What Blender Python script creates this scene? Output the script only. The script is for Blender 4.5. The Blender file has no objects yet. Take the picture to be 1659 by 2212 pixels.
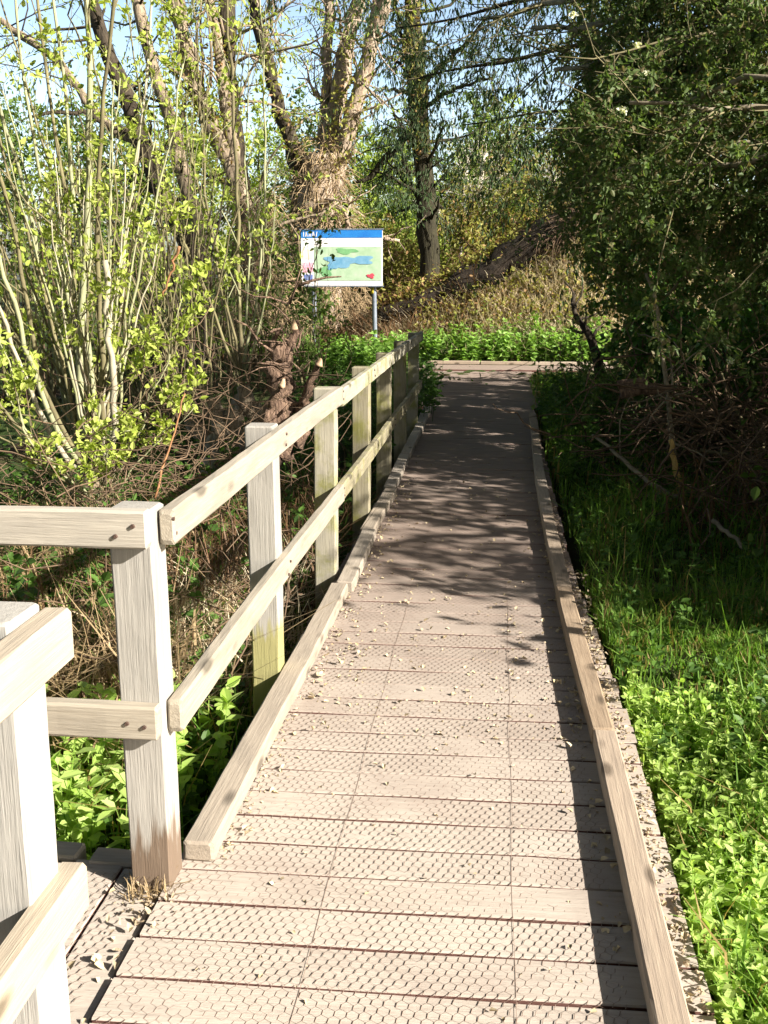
import bpy, math, numpy as np
from mathutils import Vector, Matrix
rng = np.random.default_rng(7)
sc = bpy.context.scene
COL = sc.collection
R = math.radians

# ------------------------------------------------------------------ camera
PITCH, YAW, CAMH = R(13.2), R(6.4), 1.6
cam = bpy.data.objects.new('camera', bpy.data.cameras.new('camera'))
COL.objects.link(cam)
cam.location = (0, 0, CAMH)
cam.rotation_euler = (math.pi/2 - PITCH, 0, YAW)
cam.data.sensor_fit = 'VERTICAL'
cam.data.sensor_height = 36.0
cam.data.lens = 36.0*2200/2212
cam.data.clip_end = 600
cam.data.clip_start = 0.05
sc.camera = cam
# survey helper: turns a direction measured in the photograph into a real place at a known distance
_f0 = np.array([-math.sin(YAW), math.cos(YAW), 0]); _rt = np.array([math.cos(YAW), math.sin(YAW), 0])
_fw = _f0*math.cos(PITCH)+np.array([0, 0, -math.sin(PITCH)]); _up = np.cross(_rt, _fw)
_C = np.array([0, 0, CAMH])
def at(px, py, Y):
    d = _fw+_rt*(px-829.5)/2200-_up*(py-1106)/2200
    return _C+d*(Y/d[1])
def path(pts, Y0, Y1=None):
    n = len(pts); Y1 = Y0 if Y1 is None else Y1
    return np.array([at(p[0], p[1], Y0+(Y1-Y0)*i/max(1, n-1)) for i, p in enumerate(pts)])

# ------------------------------------------------------------------ light
SUN_AZ, SUN_EL = R(-25), R(30)
sv = Vector((math.cos(SUN_AZ)*math.cos(SUN_EL), math.sin(SUN_AZ)*math.cos(SUN_EL), math.sin(SUN_EL)))
sl = bpy.data.lights.new('sun', 'SUN'); sl.energy = 5.0; sl.angle = R(0.5); sl.color = (1.0, 0.93, 0.82)
so = bpy.data.objects.new('sun', sl); COL.objects.link(so)
so.rotation_euler = sv.to_track_quat('Z', 'Y').to_euler(); so.location = (20, -10, 20)
w = bpy.data.worlds.new('World'); sc.world = w; w.use_nodes = True
nt = w.node_tree; nt.nodes.clear()
sky = nt.nodes.new('ShaderNodeTexSky'); sky.sky_type = 'NISHITA'; sky.sun_disc = False
sky.sun_elevation = SUN_EL; sky.sun_rotation = math.atan2(sv.x, sv.y)
sky.air_density = 1.0; sky.dust_density = 3.0; sky.ozone_density = 1.2
bg = nt.nodes.new('ShaderNodeBackground'); bg.inputs['Strength'].default_value = 0.06
wo = nt.nodes.new('ShaderNodeOutputWorld')
# haze: the clear spring sky is whiter and brighter towards the horizon than overhead
tcw = nt.nodes.new('ShaderNodeTexCoord'); sxw = nt.nodes.new('ShaderNodeSeparateXYZ'); nt.links.new(tcw.outputs['Generated'], sxw.inputs[0])
mrw = nt.nodes.new('ShaderNodeMapRange'); mrw.interpolation_type = 'SMOOTHSTEP'; nt.links.new(sxw.outputs[2], mrw.inputs[0])
for i_, v_ in enumerate((.08, .5, 2.1, .33)): mrw.inputs[i_+1].default_value = v_
vm = nt.nodes.new('ShaderNodeVectorMath'); vm.operation = 'SCALE'; nt.links.new(sky.outputs[0], vm.inputs[0]); nt.links.new(mrw.outputs[0], vm.inputs['Scale'])
nt.links.new(vm.outputs[0], bg.inputs[0]); nt.links.new(bg.outputs[0], wo.inputs[0])
sc.view_settings.view_transform = 'Standard'; sc.view_settings.look = 'None'
sc.view_settings.gamma = 1.0; sc.view_settings.use_curve_mapping = False
sc.view_settings.exposure = 1.65
sc.render.engine = 'CYCLES'
sc.cycles.max_bounces = 7; sc.cycles.diffuse_bounces = 4; sc.cycles.transmission_bounces = 4; sc.cycles.glossy_bounces = 2
sc.cycles.use_denoising = True

# ------------------------------------------------------------------ materials
def newmat(name):
    m = bpy.data.materials.new(name); m.use_nodes = True
    n = m.node_tree.nodes; n.clear()
    return m, n, m.node_tree.links
def ramp(n, stops):
    r = n.new('ShaderNodeValToRGB'); e = r.color_ramp.elements
    while len(e) > 1: e.remove(e[-1])
    e[0].position = stops[0][0]; e[0].color = (*stops[0][1], 1)
    for p, c in stops[1:]:
        k = e.new(p); k.color = (*c, 1)
    return r
def mixrgb(n, l, a, b, f, mode='MIX'):
    x = n.new('ShaderNodeMix'); x.data_type = 'RGBA'; x.blend_type = mode
    for s, v in ((x.inputs['Factor'], f), (x.inputs[6], a), (x.inputs[7], b)):
        if hasattr(v, 'links'): l.new(v, s)
        elif isinstance(v, tuple): s.default_value = (*v, 1)
        else: s.default_value = v
    return x.outputs[2]
def mapr(n, l, v, a, b, c=0., d=1.):
    x = n.new('ShaderNodeMapRange'); l.new(v, x.inputs[0])
    for i, q in enumerate((a, b, c, d)): x.inputs[i+1].default_value = q
    return x.outputs[0]
def noise(n, l, vec, scale, detail=4, rough=.55, w=None):
    t = n.new('ShaderNodeTexNoise')
    if w is not None:
        t.noise_dimensions = '4D'; l.new(w, t.inputs['W'])
    t.inputs['Scale'].default_value = scale; t.inputs['Detail'].default_value = detail; t.inputs['Roughness'].default_value = rough
    if vec is not None: l.new(vec, t.inputs['Vector'])
    return t.outputs['Fac']
def mapping(n, l, vec, scale):
    m = n.new('ShaderNodeMapping'); m.inputs['Scale'].default_value = scale; l.new(vec, m.inputs[0]); return m.outputs[0]
def mathn(n, l, op, a, b=None):
    x = n.new('ShaderNodeMath'); x.operation = op
    for i, v in enumerate((a, b)):
        if v is None: continue
        if hasattr(v, 'links'): l.new(v, x.inputs[i])
        else: x.inputs[i].default_value = v
    return x.outputs[0]
def finish(m, n, l, col, rough=.85, bump=None, bstr=.4, bdist=.01, spec=.3):
    b = n.new('ShaderNodeBsdfPrincipled'); o = n.new('ShaderNodeOutputMaterial')
    if hasattr(col, 'links'): l.new(col, b.inputs['Base Color'])
    else: b.inputs['Base Color'].default_value = (*col, 1)
    if hasattr(rough, 'links'): l.new(rough, b.inputs['Roughness'])
    else: b.inputs['Roughness'].default_value = rough
    b.inputs['Specular IOR Level'].default_value = spec
    if bump is not None:
        bp = n.new('ShaderNodeBump'); bp.inputs['Strength'].default_value = bstr; bp.inputs['Distance'].default_value = bdist
        l.new(bump, bp.inputs['Height']); l.new(bp.outputs[0], b.inputs['Normal'])
    l.new(b.outputs[0], o.inputs[0])
    return m

def wood(name, dark, mid, light, moss=0., rot=False, knots=True, rotcol=(.12, .08, .052)):
    m, n, l = newmat(name)
    tc = n.new('ShaderNodeTexCoord'); oi = n.new('ShaderNodeObjectInfo')
    W = mathn(n, l, 'MULTIPLY', oi.outputs['Random'], 40.)
    g = noise(n, l, mapping(n, l, tc.outputs['Object'], (2.2, 40, 40)), 2.4, 8, .65, W)
    f = noise(n, l, mapping(n, l, tc.outputs['Object'], (4, 130, 130)), 2., 3, .6, W)
    bl = noise(n, l, mapping(n, l, tc.outputs['Object'], (2.2, 7, 7)), 1.6, 4, .6, W)
    c = ramp(n, [(.2, dark), (.5, mid), (.8, light)]); l.new(g, c.inputs[0])
    col = mixrgb(n, l, c.outputs[0], tuple(x*.62 for x in mid), mapr(n, l, bl, .5, .72, 0, .75))
    col = mixrgb(n, l, col, tuple(x*.3 for x in dark), mapr(n, l, f, .66, .8, 0, .5))
    col = mixrgb(n, l, col, (1, 1, 1), mapr(n, l, oi.outputs['Random'], 0, 1, -.0, .12))
    if knots:
        v = n.new('ShaderNodeTexVoronoi'); v.inputs['Scale'].default_value = 1.
        l.new(mapping(n, l, tc.outputs['Object'], (4.2, 11, 11)), v.inputs['Vector'])
        col = mixrgb(n, l, col, tuple(x*.28 for x in mid), mapr(n, l, v.outputs['Distance'], .12, .27, .8, 0))
    if moss:
        mo = noise(n, l, tc.outputs['Object'], 6., 5, .65, W)
        col = mixrgb(n, l, col, (.17, .17, .035), mapr(n, l, mo, .62-.22*moss, .75-.2*moss, 0, .75))
    if rot:
        sx = n.new('ShaderNodeSeparateXYZ'); l.new(tc.outputs['Object'], sx.inputs[0])
        q = noise(n, l, mapping(n, l, tc.outputs['Object'], (3, 24, 24)), 2., 4)
        z = mathn(n, l, 'ADD', sx.outputs[0], mathn(n, l, 'MULTIPLY', q, -.34))
        col = mixrgb(n, l, col, rotcol, mapr(n, l, z, -.02+rot, .05+rot, .9, 0))
    h = mathn(n, l, 'ADD', g, mathn(n, l, 'MULTIPLY', f, .6))
    return finish(m, n, l, col, .88, h, .5, .005)
M = {}
M['rail'] = wood('weathered_rail', (.19, .16, .118), (.275, .24, .188), (.345, .308, .248))
M['post'] = wood('weathered_post', (.185, .168, .145), (.248, .232, .206), (.31, .294, .268), knots=False)
M['post_rot'] = wood('rotting_post', (.185, .168, .145), (.248, .232, .206), (.31, .294, .268), rot=.57, knots=False)
M['post_lichen'] = wood('lichened_post', (.185, .168, .145), (.248, .232, .206), (.31, .294, .268), rot=.66, knots=False, rotcol=(.27, .25, .10))
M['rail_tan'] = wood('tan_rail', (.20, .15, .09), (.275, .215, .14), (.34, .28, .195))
M['post_moss'] = wood('mossy_post', (.14, .12, .08), (.23, .205, .14), (.31, .285, .205), moss=.7, knots=False)
M['rail_moss'] = wood('mossy_rail', (.13, .115, .07), (.23, .205, .135), (.32, .285, .20), moss=.55)
M['kerb'] = wood('kerb_timber', (.195, .16, .125), (.285, .24, .19), (.36, .31, .25))
M['kerb_r'] = wood('kerb_timber_brown', (.15, .105, .07), (.255, .19, .13), (.34, .265, .19))

def deck_mat():
    m, n, l = newmat('deck_timber')
    tc = n.new('ShaderNodeTexCoord'); ge = n.new('ShaderNodeNewGeometry')
    W = mathn(n, l, 'MULTIPLY', ge.outputs['Random Per Island'], 60.)
    g = noise(n, l, mapping(n, l, tc.outputs['Object'], (2.2, 30, 30)), 2.4, 6, .6, W)
    f = noise(n, l, mapping(n, l, tc.outputs['Object'], (14, 90, 90)), 2., 3, .7, W)
    bl = noise(n, l, tc.outputs['Object'], 2.3, 5, .6)
    c = ramp(n, [(.22, (.30, .258, .22)), (.5, (.375, .326, .282)), (.78, (.435, .382, .332))]); l.new(g, c.inputs[0])
    col = mixrgb(n, l, c.outputs[0], (.22, .17, .145), mapr(n, l, bl, .48, .72, 0, .5))
    col = mixrgb(n, l, col, (.45, .405, .355), mapr(n, l, ge.outputs['Random Per Island'], 0, 1, 0, .35))
    col = mixrgb(n, l, col, (.12, .085, .065), mapr(n, l, f, .62, .75, 0, .7))
    sx = n.new('ShaderNodeSeparateXYZ'); l.new(tc.outputs['Object'], sx.inputs[0])
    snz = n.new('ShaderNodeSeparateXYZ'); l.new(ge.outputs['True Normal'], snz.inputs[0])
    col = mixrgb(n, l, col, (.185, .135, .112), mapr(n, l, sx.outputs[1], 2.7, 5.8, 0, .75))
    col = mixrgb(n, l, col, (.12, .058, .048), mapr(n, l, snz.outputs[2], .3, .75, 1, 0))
    h = mathn(n, l, 'ADD', g, f)
    return finish(m, n, l, col, .9, h, .6, .004, .2)
M['deck'] = deck_mat()

def simple(name, c1, c2, scale=8., rough=.9, bump=.4, bdist=.01, stretch=(1, 1, 1), spec=.25, isl=0.):
    m, n, l = newmat(name)
    tc = n.new('ShaderNodeTexCoord')
    v = mapping(n, l, tc.outputs['Object'], stretch)
    f = noise(n, l, v, scale, 6, .62)
    col = mixrgb(n, l, c1, c2, mapr(n, l, f, .32, .68))
    if isl:
        ge = n.new('ShaderNodeNewGeometry')
        col = mixrgb(n, l, col, tuple(x*.35 for x in c1), mapr(n, l, ge.outputs['Random Per Island'], 0, 1, 0, isl))
    return finish(m, n, l, col, rough, f, bump, bdist, spec)
M['wire'] = simple('rusty_wire', (.25, .18, .145), (.16, .115, .09), 60, .6)
M['bark_willow'] = simple('willow_bark', (.33, .265, .19), (.13, .10, .07), 5, .95, 1., .05, (3.5, 3.5, .8))
M['bark_dark'] = simple('dark_bark', (.075, .058, .04), (.025, .02, .015), 6, .95, 1., .05, (3.5, 3.5, .7))
M['bark_stem'] = simple('green_grey_stem', (.33, .34, .19), (.20, .20, .12), 9, .8, .4, .01, (1, 1, .4))
M['bark_pale'] = simple('pale_stem', (.42, .39, .29), (.25, .22, .16), 9, .8, .4, .01, (1, 1, .4))
M['bark_olive'] = simple('olive_stem', (.20, .18, .09), (.10, .085, .05), 9, .85, .4, .01, (1, 1, .4))
M['birch'] = simple('birch_bark', (.72, .68, .60), (.30, .26, .21), 7, .8, .3, .01, (1, 1, 4))
M['branch_grey'] = simple('grey_branch', (.30, .26, .19), (.14, .115, .08), 9, .9, .5, .02)
M['twig'] = simple('dead_twig', (.20, .135, .085), (.09, .06, .04), 7, .9, .3, .01, isl=.8)
M['twig_red'] = simple('orange_twig', (.34, .17, .08), (.20, .10, .05), 7, .8, .3, .01)
M['stump'] = simple('rotten_stump', (.30, .20, .14), (.08, .05, .038), 9, .95, 1., .05, (5, 5, 1))
M['cut'] = simple('cut_wood', (.50, .36, .24), (.34, .22, .14), 14, .9)
M['splinter'] = simple('splintered_wood', (.62, .43, .16), (.42, .26, .09), 12, .8, .3, .01, (6, 6, 1))
M['debris'] = simple('bark_debris', (.50, .41, .29), (.27, .20, .13), 20, .95, .8, .02, isl=.6)
M['flake'] = simple('pale_flake', (.66, .56, .38), (.42, .32, .18), 30, .85, .2, .01, isl=.8)
M['sign_white'] = simple('sign_white', (.80, .78, .80), (.72, .70, .73), 3, .45, 0, .01, spec=.4)
M['sign_blue'] = simple('sign_blue', (.02, .15, .50), (.03, .22, .58), 4, .4, 0, .01)
M['sign_map'] = simple('sign_map_green', (.29, .43, .28), (.44, .56, .42), 6, .4, 0, .01)
M['sign_lake'] = simple('sign_lake_blue', (.10, .27, .44), (.20, .38, .54), 9, .4, 0, .01)
M['sign_wood'] = simple('sign_wood_green', (.12, .30, .14), (.20, .42, .20), 12, .4, 0, .01)
M['sign_red'] = simple('sign_red', (.55, .04, .06), (.62, .08, .12), 9, .4, 0, .01)
M['sign_pink'] = simple('sign_pink', (.70, .22, .36), (.75, .55, .62), 40, .4, 0, .01)
M['sign_navy'] = simple('sign_navy', (.06, .10, .36), (.25, .32, .55), 40, .4, 0, .01)
M['sign_cream'] = simple('sign_cream', (.74, .68, .52), (.78, .74, .66), 20, .4, 0, .01)
M['steel'] = simple('galvanised_steel', (.20, .23, .28), (.10, .12, .16), 12, .5, .1, .01, spec=.5)
M['yellow'] = simple('yellow_band', (.65, .50, .04), (.55, .42, .04), 12, .6, 0)

def leaf(name, c1, c2, trans=.45, rough=.55, tint=1.25, dead=None, tb=.55):
    m, n, l = newmat(name)
    ge = n.new('ShaderNodeNewGeometry'); tc = n.new('ShaderNodeTexCoord')
    col = mixrgb(n, l, c1, c2, ge.outputs['Random Per Island'])
    f = noise(n, l, tc.outputs['Object'], 1.7, 3)
    col = mixrgb(n, l, col, tuple(x*.6 for x in c1), mapr(n, l, f, .4, .7, 0, .6))
    if dead:
        col = mixrgb(n, l, col, dead, mapr(n, l, ge.outputs['Random Per Island'], .80, .86))
    b = n.new('ShaderNodeBsdfPrincipled'); l.new(col, b.inputs['Base Color']); b.inputs['Roughness'].default_value = rough
    b.inputs['Specular IOR Level'].default_value = .25
    t = n.new('ShaderNodeBsdfTranslucent')
    l.new(mixrgb(n, l, col, (tint*1.05, tint*1.1, tint*tb), 1., 'MULTIPLY'), t.inputs[0])
    x = n.new('ShaderNodeMixShader'); x.inputs[0].default_value = trans
    l.new(b.outputs[0], x.inputs[1]); l.new(t.outputs[0], x.inputs[2])
    o = n.new('ShaderNodeOutputMaterial'); l.new(x.outputs[0], o.inputs[0])
    return m
M['leaf_fresh'] = leaf('fresh_leaf', (.30, .38, .055), (.46, .52, .14), .4)
M['leaf_spring'] = leaf('spring_leaf', (.20, .29, .04), (.34, .41, .09), .45)
M['leaf_mid'] = leaf('mid_leaf', (.065, .12, .022), (.13, .20, .04), .4)
M['leaf_dark'] = leaf('dark_leaf', (.030, .062, .013), (.065, .11, .022), .35)
M['leaf_olive'] = leaf('olive_leaf', (.066, .112, .03), (.155, .21, .07), .45, dead=(.18, .15, .08))
M['leaf_blue'] = leaf('blue_green_leaf', (.045, .085, .035), (.085, .13, .05), .35)
M['leaf_tan'] = leaf('tan_green_leaf', (.22, .23, .05), (.38, .36, .11), .42, dead=(.34, .21, .10))
M['leaf_ivy'] = leaf('ivy_leaf', (.04, .11, .018), (.10, .21, .035), .35, .4)
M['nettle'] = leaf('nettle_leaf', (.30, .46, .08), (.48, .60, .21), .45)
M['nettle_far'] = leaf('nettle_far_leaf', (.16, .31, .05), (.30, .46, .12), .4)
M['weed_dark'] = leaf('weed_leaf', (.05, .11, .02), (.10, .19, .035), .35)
M['grass'] = leaf('grass_blade', (.11, .23, .03), (.22, .36, .06), .42, dead=(.30, .22, .09))
M['grass_dry'] = leaf('dry_grass_blade', (.40, .30, .17), (.22, .15, .08), .25, tb=.9)
M['bracken'] = leaf('dead_bracken', (.70, .62, .45), (.52, .40, .27), .3, tb=.95)
M['bracken_dark'] = leaf('brown_bracken', (.20, .115, .06), (.10, .06, .035), .2)
M['tuft'] = leaf('white_tuft_leaf', (.75, .75, .60), (.85, .85, .75), .3)

def ground_mat():
    m, n, l = newmat('marsh_ground')
    tc = n.new('ShaderNodeTexCoord'); v = tc.outputs['Object']
    a = noise(n, l, v, 9., 8, .65); b = noise(n, l, v, .7, 4); d = noise(n, l, v, 45., 4, .7)
    col = mixrgb(n, l, (.05, .035, .022), (.10, .072, .045), mapr(n, l, a, .35, .7))
    col = mixrgb(n, l, col, (.05, .095, .022), mapr(n, l, b, .35, .55, 0, .8))
    col = mixrgb(n, l, col, (.26, .18, .10), mapr(n, l, d, .66, .74, 0, .7))
    return finish(m, n, l, col, .95, mathn(n, l, 'ADD', a, d), 1., .05, .1)
M['ground'] = ground_mat()

# ------------------------------------------------------------------ mesh tools
def mesh_obj(name, V, F, mat, parent=None, smooth=True, loc=None):
    """V (n,3); F: list of int arrays (m,k)"""
    me = bpy.data.meshes.new(name)
    V = np.asarray(V, np.float64)
    off = np.zeros(3)
    if parent is not None: off = np.array(parent.matrix_world.translation) if parent.get('_loc') is None else np.array(parent['_loc'])
    elif loc is not None: off = np.array(loc, float)
    V = V-off
    F = [np.asarray(f, np.int64) for f in F if len(f)]
    tot = np.concatenate([np.full(len(f), f.shape[1], np.int32) for f in F])
    idx = np.concatenate([f.ravel() for f in F]).astype(np.int32)
    me.vertices.add(len(V)); me.vertices.foreach_set('co', V.astype(np.float32).ravel())
    me.loops.add(len(idx)); me.loops.foreach_set('vertex_index', idx)
    me.polygons.add(len(tot))
    st = np.concatenate([[0], np.cumsum(tot)[:-1]]).astype(np.int32)
    me.polygons.foreach_set('loop_start', st); me.polygons.foreach_set('loop_total', tot)
    me.polygons.foreach_set('use_smooth', np.full(len(tot), smooth, bool))
    me.update(calc_edges=True); me.validate()
    me.materials.append(mat)
    o = bpy.data.objects.new(name, me); COL.objects.link(o)
    o['_loc'] = [float(v) for v in off]
    if parent is not None: o.parent = parent
    elif loc is not None: o.location = tuple(off)
    return o
def tag(o, label=None, cat=None, group=None, kind=None):
    if label: o['label'] = label
    if cat: o['category'] = cat
    if group: o['group'] = group
    if kind: o['kind'] = kind
    return o
def thing(name, label, cat, loc, group=None):
    o = bpy.data.objects.new(name, None); COL.objects.link(o)
    o.location = tuple(float(v) for v in loc); o.empty_display_size = .2
    o['_loc'] = [float(v) for v in loc]
    return tag(o, label, cat, group)
class Buf:
    def __init__(s): s.V = []; s.F = {}; s.n = 0
    def add(s, V, F):
        V = np.asarray(V, float); F = np.asarray(F, np.int64)
        s.F.setdefault(F.shape[1], []).append(F+s.n); s.V.append(V); s.n += len(V)
    def add2(s, V, Fs):
        V = np.asarray(V, float)
        for F in Fs:
            F = np.asarray(F, np.int64); s.F.setdefault(F.shape[1], []).append(F+s.n)
        s.V.append(V); s.n += len(V)
    def build(s, name, mat, parent=None, smooth=True, loc=None):
        return mesh_obj(name, np.concatenate(s.V), [np.concatenate(f) for f in s.F.values()], mat, parent, smooth, loc)

def norm(a): return a/np.maximum(np.linalg.norm(a, axis=-1, keepdims=True), 1e-9)
def tubes(P, Rd, k=6, rough=0.):
    """P (N,n,3), Rd (N,n) -> verts, quads (+caps as ngon lists)"""
    N, n, _ = P.shape
    T = norm(np.gradient(P, axis=1))
    ref = np.zeros((N, 1, 3)); ref[..., 0] = 1
    par = np.abs((T*ref).sum(-1)).mean(1) > .8
    ref[par] = (0, 1, 0)
    U = norm(np.cross(T, ref)); W = np.cross(T, U)
    a = np.arange(k)*2*np.pi/k
    rr = Rd[:, :, None]*(1+rough*rng.standard_normal((N, n, k))) if rough else np.repeat(Rd[:, :, None], k, 2)
    V = P[:, :, None, :]+rr[..., None]*(np.cos(a)[None, None, :, None]*U[:, :, None, :]+np.sin(a)[None, None, :, None]*W[:, :, None, :])
    b = (np.arange(N)*n*k)[:, None, None]+(np.arange(n-1)*k)[None, :, None]
    j = np.arange(k)[None, None, :]; j2 = (j+1) % k
    Q = np.stack([b+j, b+j2, b+k+j2, b+k+j], -1).reshape(-1, 4)
    base = np.arange(N)*n*k
    c0 = base[:, None]+np.arange(k)[::-1][None]; c1 = base[:, None]+(n-1)*k+np.arange(k)[None]
    return V.reshape(-1, 3), Q, np.concatenate([c0, c1])
def resample(pts, n, jit=0.):
    pts = np.asarray(pts, float); d = np.r_[0, np.cumsum(np.linalg.norm(np.diff(pts, axis=0), axis=1))]
    t = np.linspace(0, d[-1], n)
    o = np.stack([np.interp(t, d, pts[:, i]) for i in range(3)], 1)
    for _ in range(2): o[1:-1] = (o[:-2]+2*o[1:-1]+o[2:])/4
    if jit: o[1:-1] += rng.standard_normal((n-2, 3))*jit
    return o
def sample(P, N, t0=.2, t1=1.):
    """random places on polylines P (M,n,3) -> position, tangent, parent index, t"""
    L = np.linalg.norm(np.diff(P, axis=1), axis=2).sum(1)
    i = rng.choice(len(P), N, p=L/L.sum()); t = rng.uniform(t0, t1, N)
    n = P.shape[1]; f = t*(n-1)-1e-6; k = np.clip(np.floor(f).astype(int), 0, n-2); u = (f-k)[:, None]
    a, b = P[i, k], P[i, k+1]
    return a+(b-a)*u, norm(b-a), i, t
def grow(P, Rd, N, L, n=5, along=.5, rand=.9, bias=(0, 0, .2), grav=0., wob=.25, t0=.2, rs=.5, rmin=.002):
    """N side branches grown from polylines P"""
    p, T, i, t = sample(P, N, t0)
    d = norm(T*along+norm(rng.standard_normal((N, 3)))*rand+np.array(bias))
    ln = rng.uniform(L[0], L[1], N)/(n-1)
    out = np.zeros((N, n, 3)); out[:, 0] = p
    for s in range(1, n):
        d = norm(d+rng.standard_normal((N, 3))*wob+np.array([0, 0, -grav]))
        out[:, s] = out[:, s-1]+d*ln[:, None]
    k = np.clip((t*(P.shape[1]-1)).astype(int), 0, P.shape[1]-1)
    r0 = np.maximum(Rd[i, k]*rs, rmin)
    rr = r0[:, None]*np.linspace(1, .3, n)[None]
    return out, rr
def leaves(p, d, size, wid=.5, up=.5, droop=.2, rand=.8, fold=.15, svar=.4):
    """one folded kite per anchor"""
    N = len(p)
    a = norm(d*.6+norm(rng.standard_normal((N, 3)))*rand+np.array([0, 0, -droop]))
    nn = norm(rng.standard_normal((N, 3))+np.array([0, 0, up*2]))
    s = norm(np.cross(a, nn)); nn = np.cross(s, a)
    L = (size*(1+svar*rng.uniform(-1, 1, N)))[:, None]; Wd = L*wid*.5
    e = nn*L*fold*.5; cv = nn*L*fold*rng.uniform(.2, 1.3, (N, 1))
    V = np.stack([p, p+a*L*.30+s*Wd*.92+e, p+a*L*.68+s*Wd*.74+e*.6-cv*.4, p+a*L-cv, p+a*L*.68-s*Wd*.74+e*.6-cv*.4, p+a*L*.30-s*Wd*.92+e], 1)
    b = np.arange(N)[:, None]*6
    return V.reshape(-1, 3), np.concatenate([b+[0, 1, 2, 3], b+[0, 3, 4, 5]])
def blades(p, h, wid, lean=.5, bend=.6, dirs=None):
    """grass blades: two quads each, tapering and bending"""
    N = len(p); az = rng.uniform(0, 2*np.pi, N)
    ld = np.stack([np.cos(az), np.sin(az), np.zeros(N)], 1)
    if dirs is not None: ld = norm(ld*.6+dirs)
    sd = np.stack([-np.sin(az+rng.uniform(-1, 1, N)), np.cos(az), np.zeros(N)], 1); sd = norm(sd)
    h = h[:, None]; ln = (lean*rng.uniform(.1, 1, N))[:, None]; bd = (bend*rng.uniform(.1, 1, N))[:, None]
    m = p+np.array([0, 0, 1])*h*.55+ld*h*ln*.5
    t = p+np.array([0, 0, 1])*h*(1-.45*bd)+ld*h*(ln+bd*.7)
    wd = np.asarray(wid); wd = wd[:, None] if wd.ndim else wd
    V = np.stack([p-sd*wd*.5, p+sd*wd*.5, m+sd*wd*.42, m-sd*wd*.42, t+sd*wd*.08, t-sd*wd*.08], 1).reshape(-1, 3)
    b = np.arange(N)[:, None]*6
    return V, np.concatenate([b+[0, 1, 2, 3], b+[3, 2, 4, 5]])
def add_tubes(B, P, Rd, k=5, rough=0.):
    V, Q, Cp = tubes(P, Rd, k, rough); B.add2(V, [Q, Cp])
def limb(pts, r0, r1, n=14, jit=0.):
    p = resample(pts, n, jit); return p[None], np.linspace(r0, r1, n)[None]

# ------------------------------------------------------------------ terrain
def sstep(a, b, x):
    t = np.clip((x-a)/(b-a), 0, 1); return t*t*(3-2*t)
def hgt(x, y):
    x = np.asarray(x, float); y = np.asarray(y, float)
    left = -.48+.35*sstep(9, 16, y)+.10*np.sin(x*1.7+y*.9)*sstep(-1, -2, x)+.04*np.sin(3.1*x-2.3*y)
    right = -.10+.03*np.sin(2.1*x+1.3*y)+.03*np.sin(4.3*x-3.1*y)+.12*sstep(2, 6, x)
    k = sstep(.36, .52, x)
    h = left*(1-k)+right*k
    h = np.where(y > 13, h+(0-h)*sstep(13, 17.5, y)*.7, h)
    crest = np.clip(.75+.50*(x+1.8), .15, 2.9)
    up = sstep(18.7, 20.4, y)*(1-.75*sstep(20.9, 24, y))
    h = h+crest*up*sstep(-6, -2, x)*(1-sstep(4, 8, x)*.5)
    return h
def grid_axis(a, b, fine, far):
    mid = np.arange(a, b, fine); k = fine*1.18**np.arange(1, 60); lo = a-np.cumsum(k); hi = b+np.cumsum(k)
    return np.r_[lo[lo > -far][::-1], mid, hi[hi < far]]
gx = grid_axis(-7, 5, .11, 260); gy = grid_axis(-.5, 24, .13, 300)
X, Y = np.meshgrid(gx, gy)
Z = hgt(X, Y)+.018*rng.standard_normal(X.shape)*((np.abs(X) < 8) & (Y < 26))
nxx = len(gx); idg = np.arange(len(gx)*len(gy)).reshape(len(gy), nxx)
Q = np.stack([idg[:-1, :-1], idg[:-1, 1:], idg[1:, 1:], idg[1:, :-1]], -1).reshape(-1, 4)
tag(mesh_obj('ground', np.stack([X, Y, Z], -1).reshape(-1, 3), [Q], M['ground']), kind='structure')
def onground(x, y): return np.stack([x, y, hgt(x, y)], -1)

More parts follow.
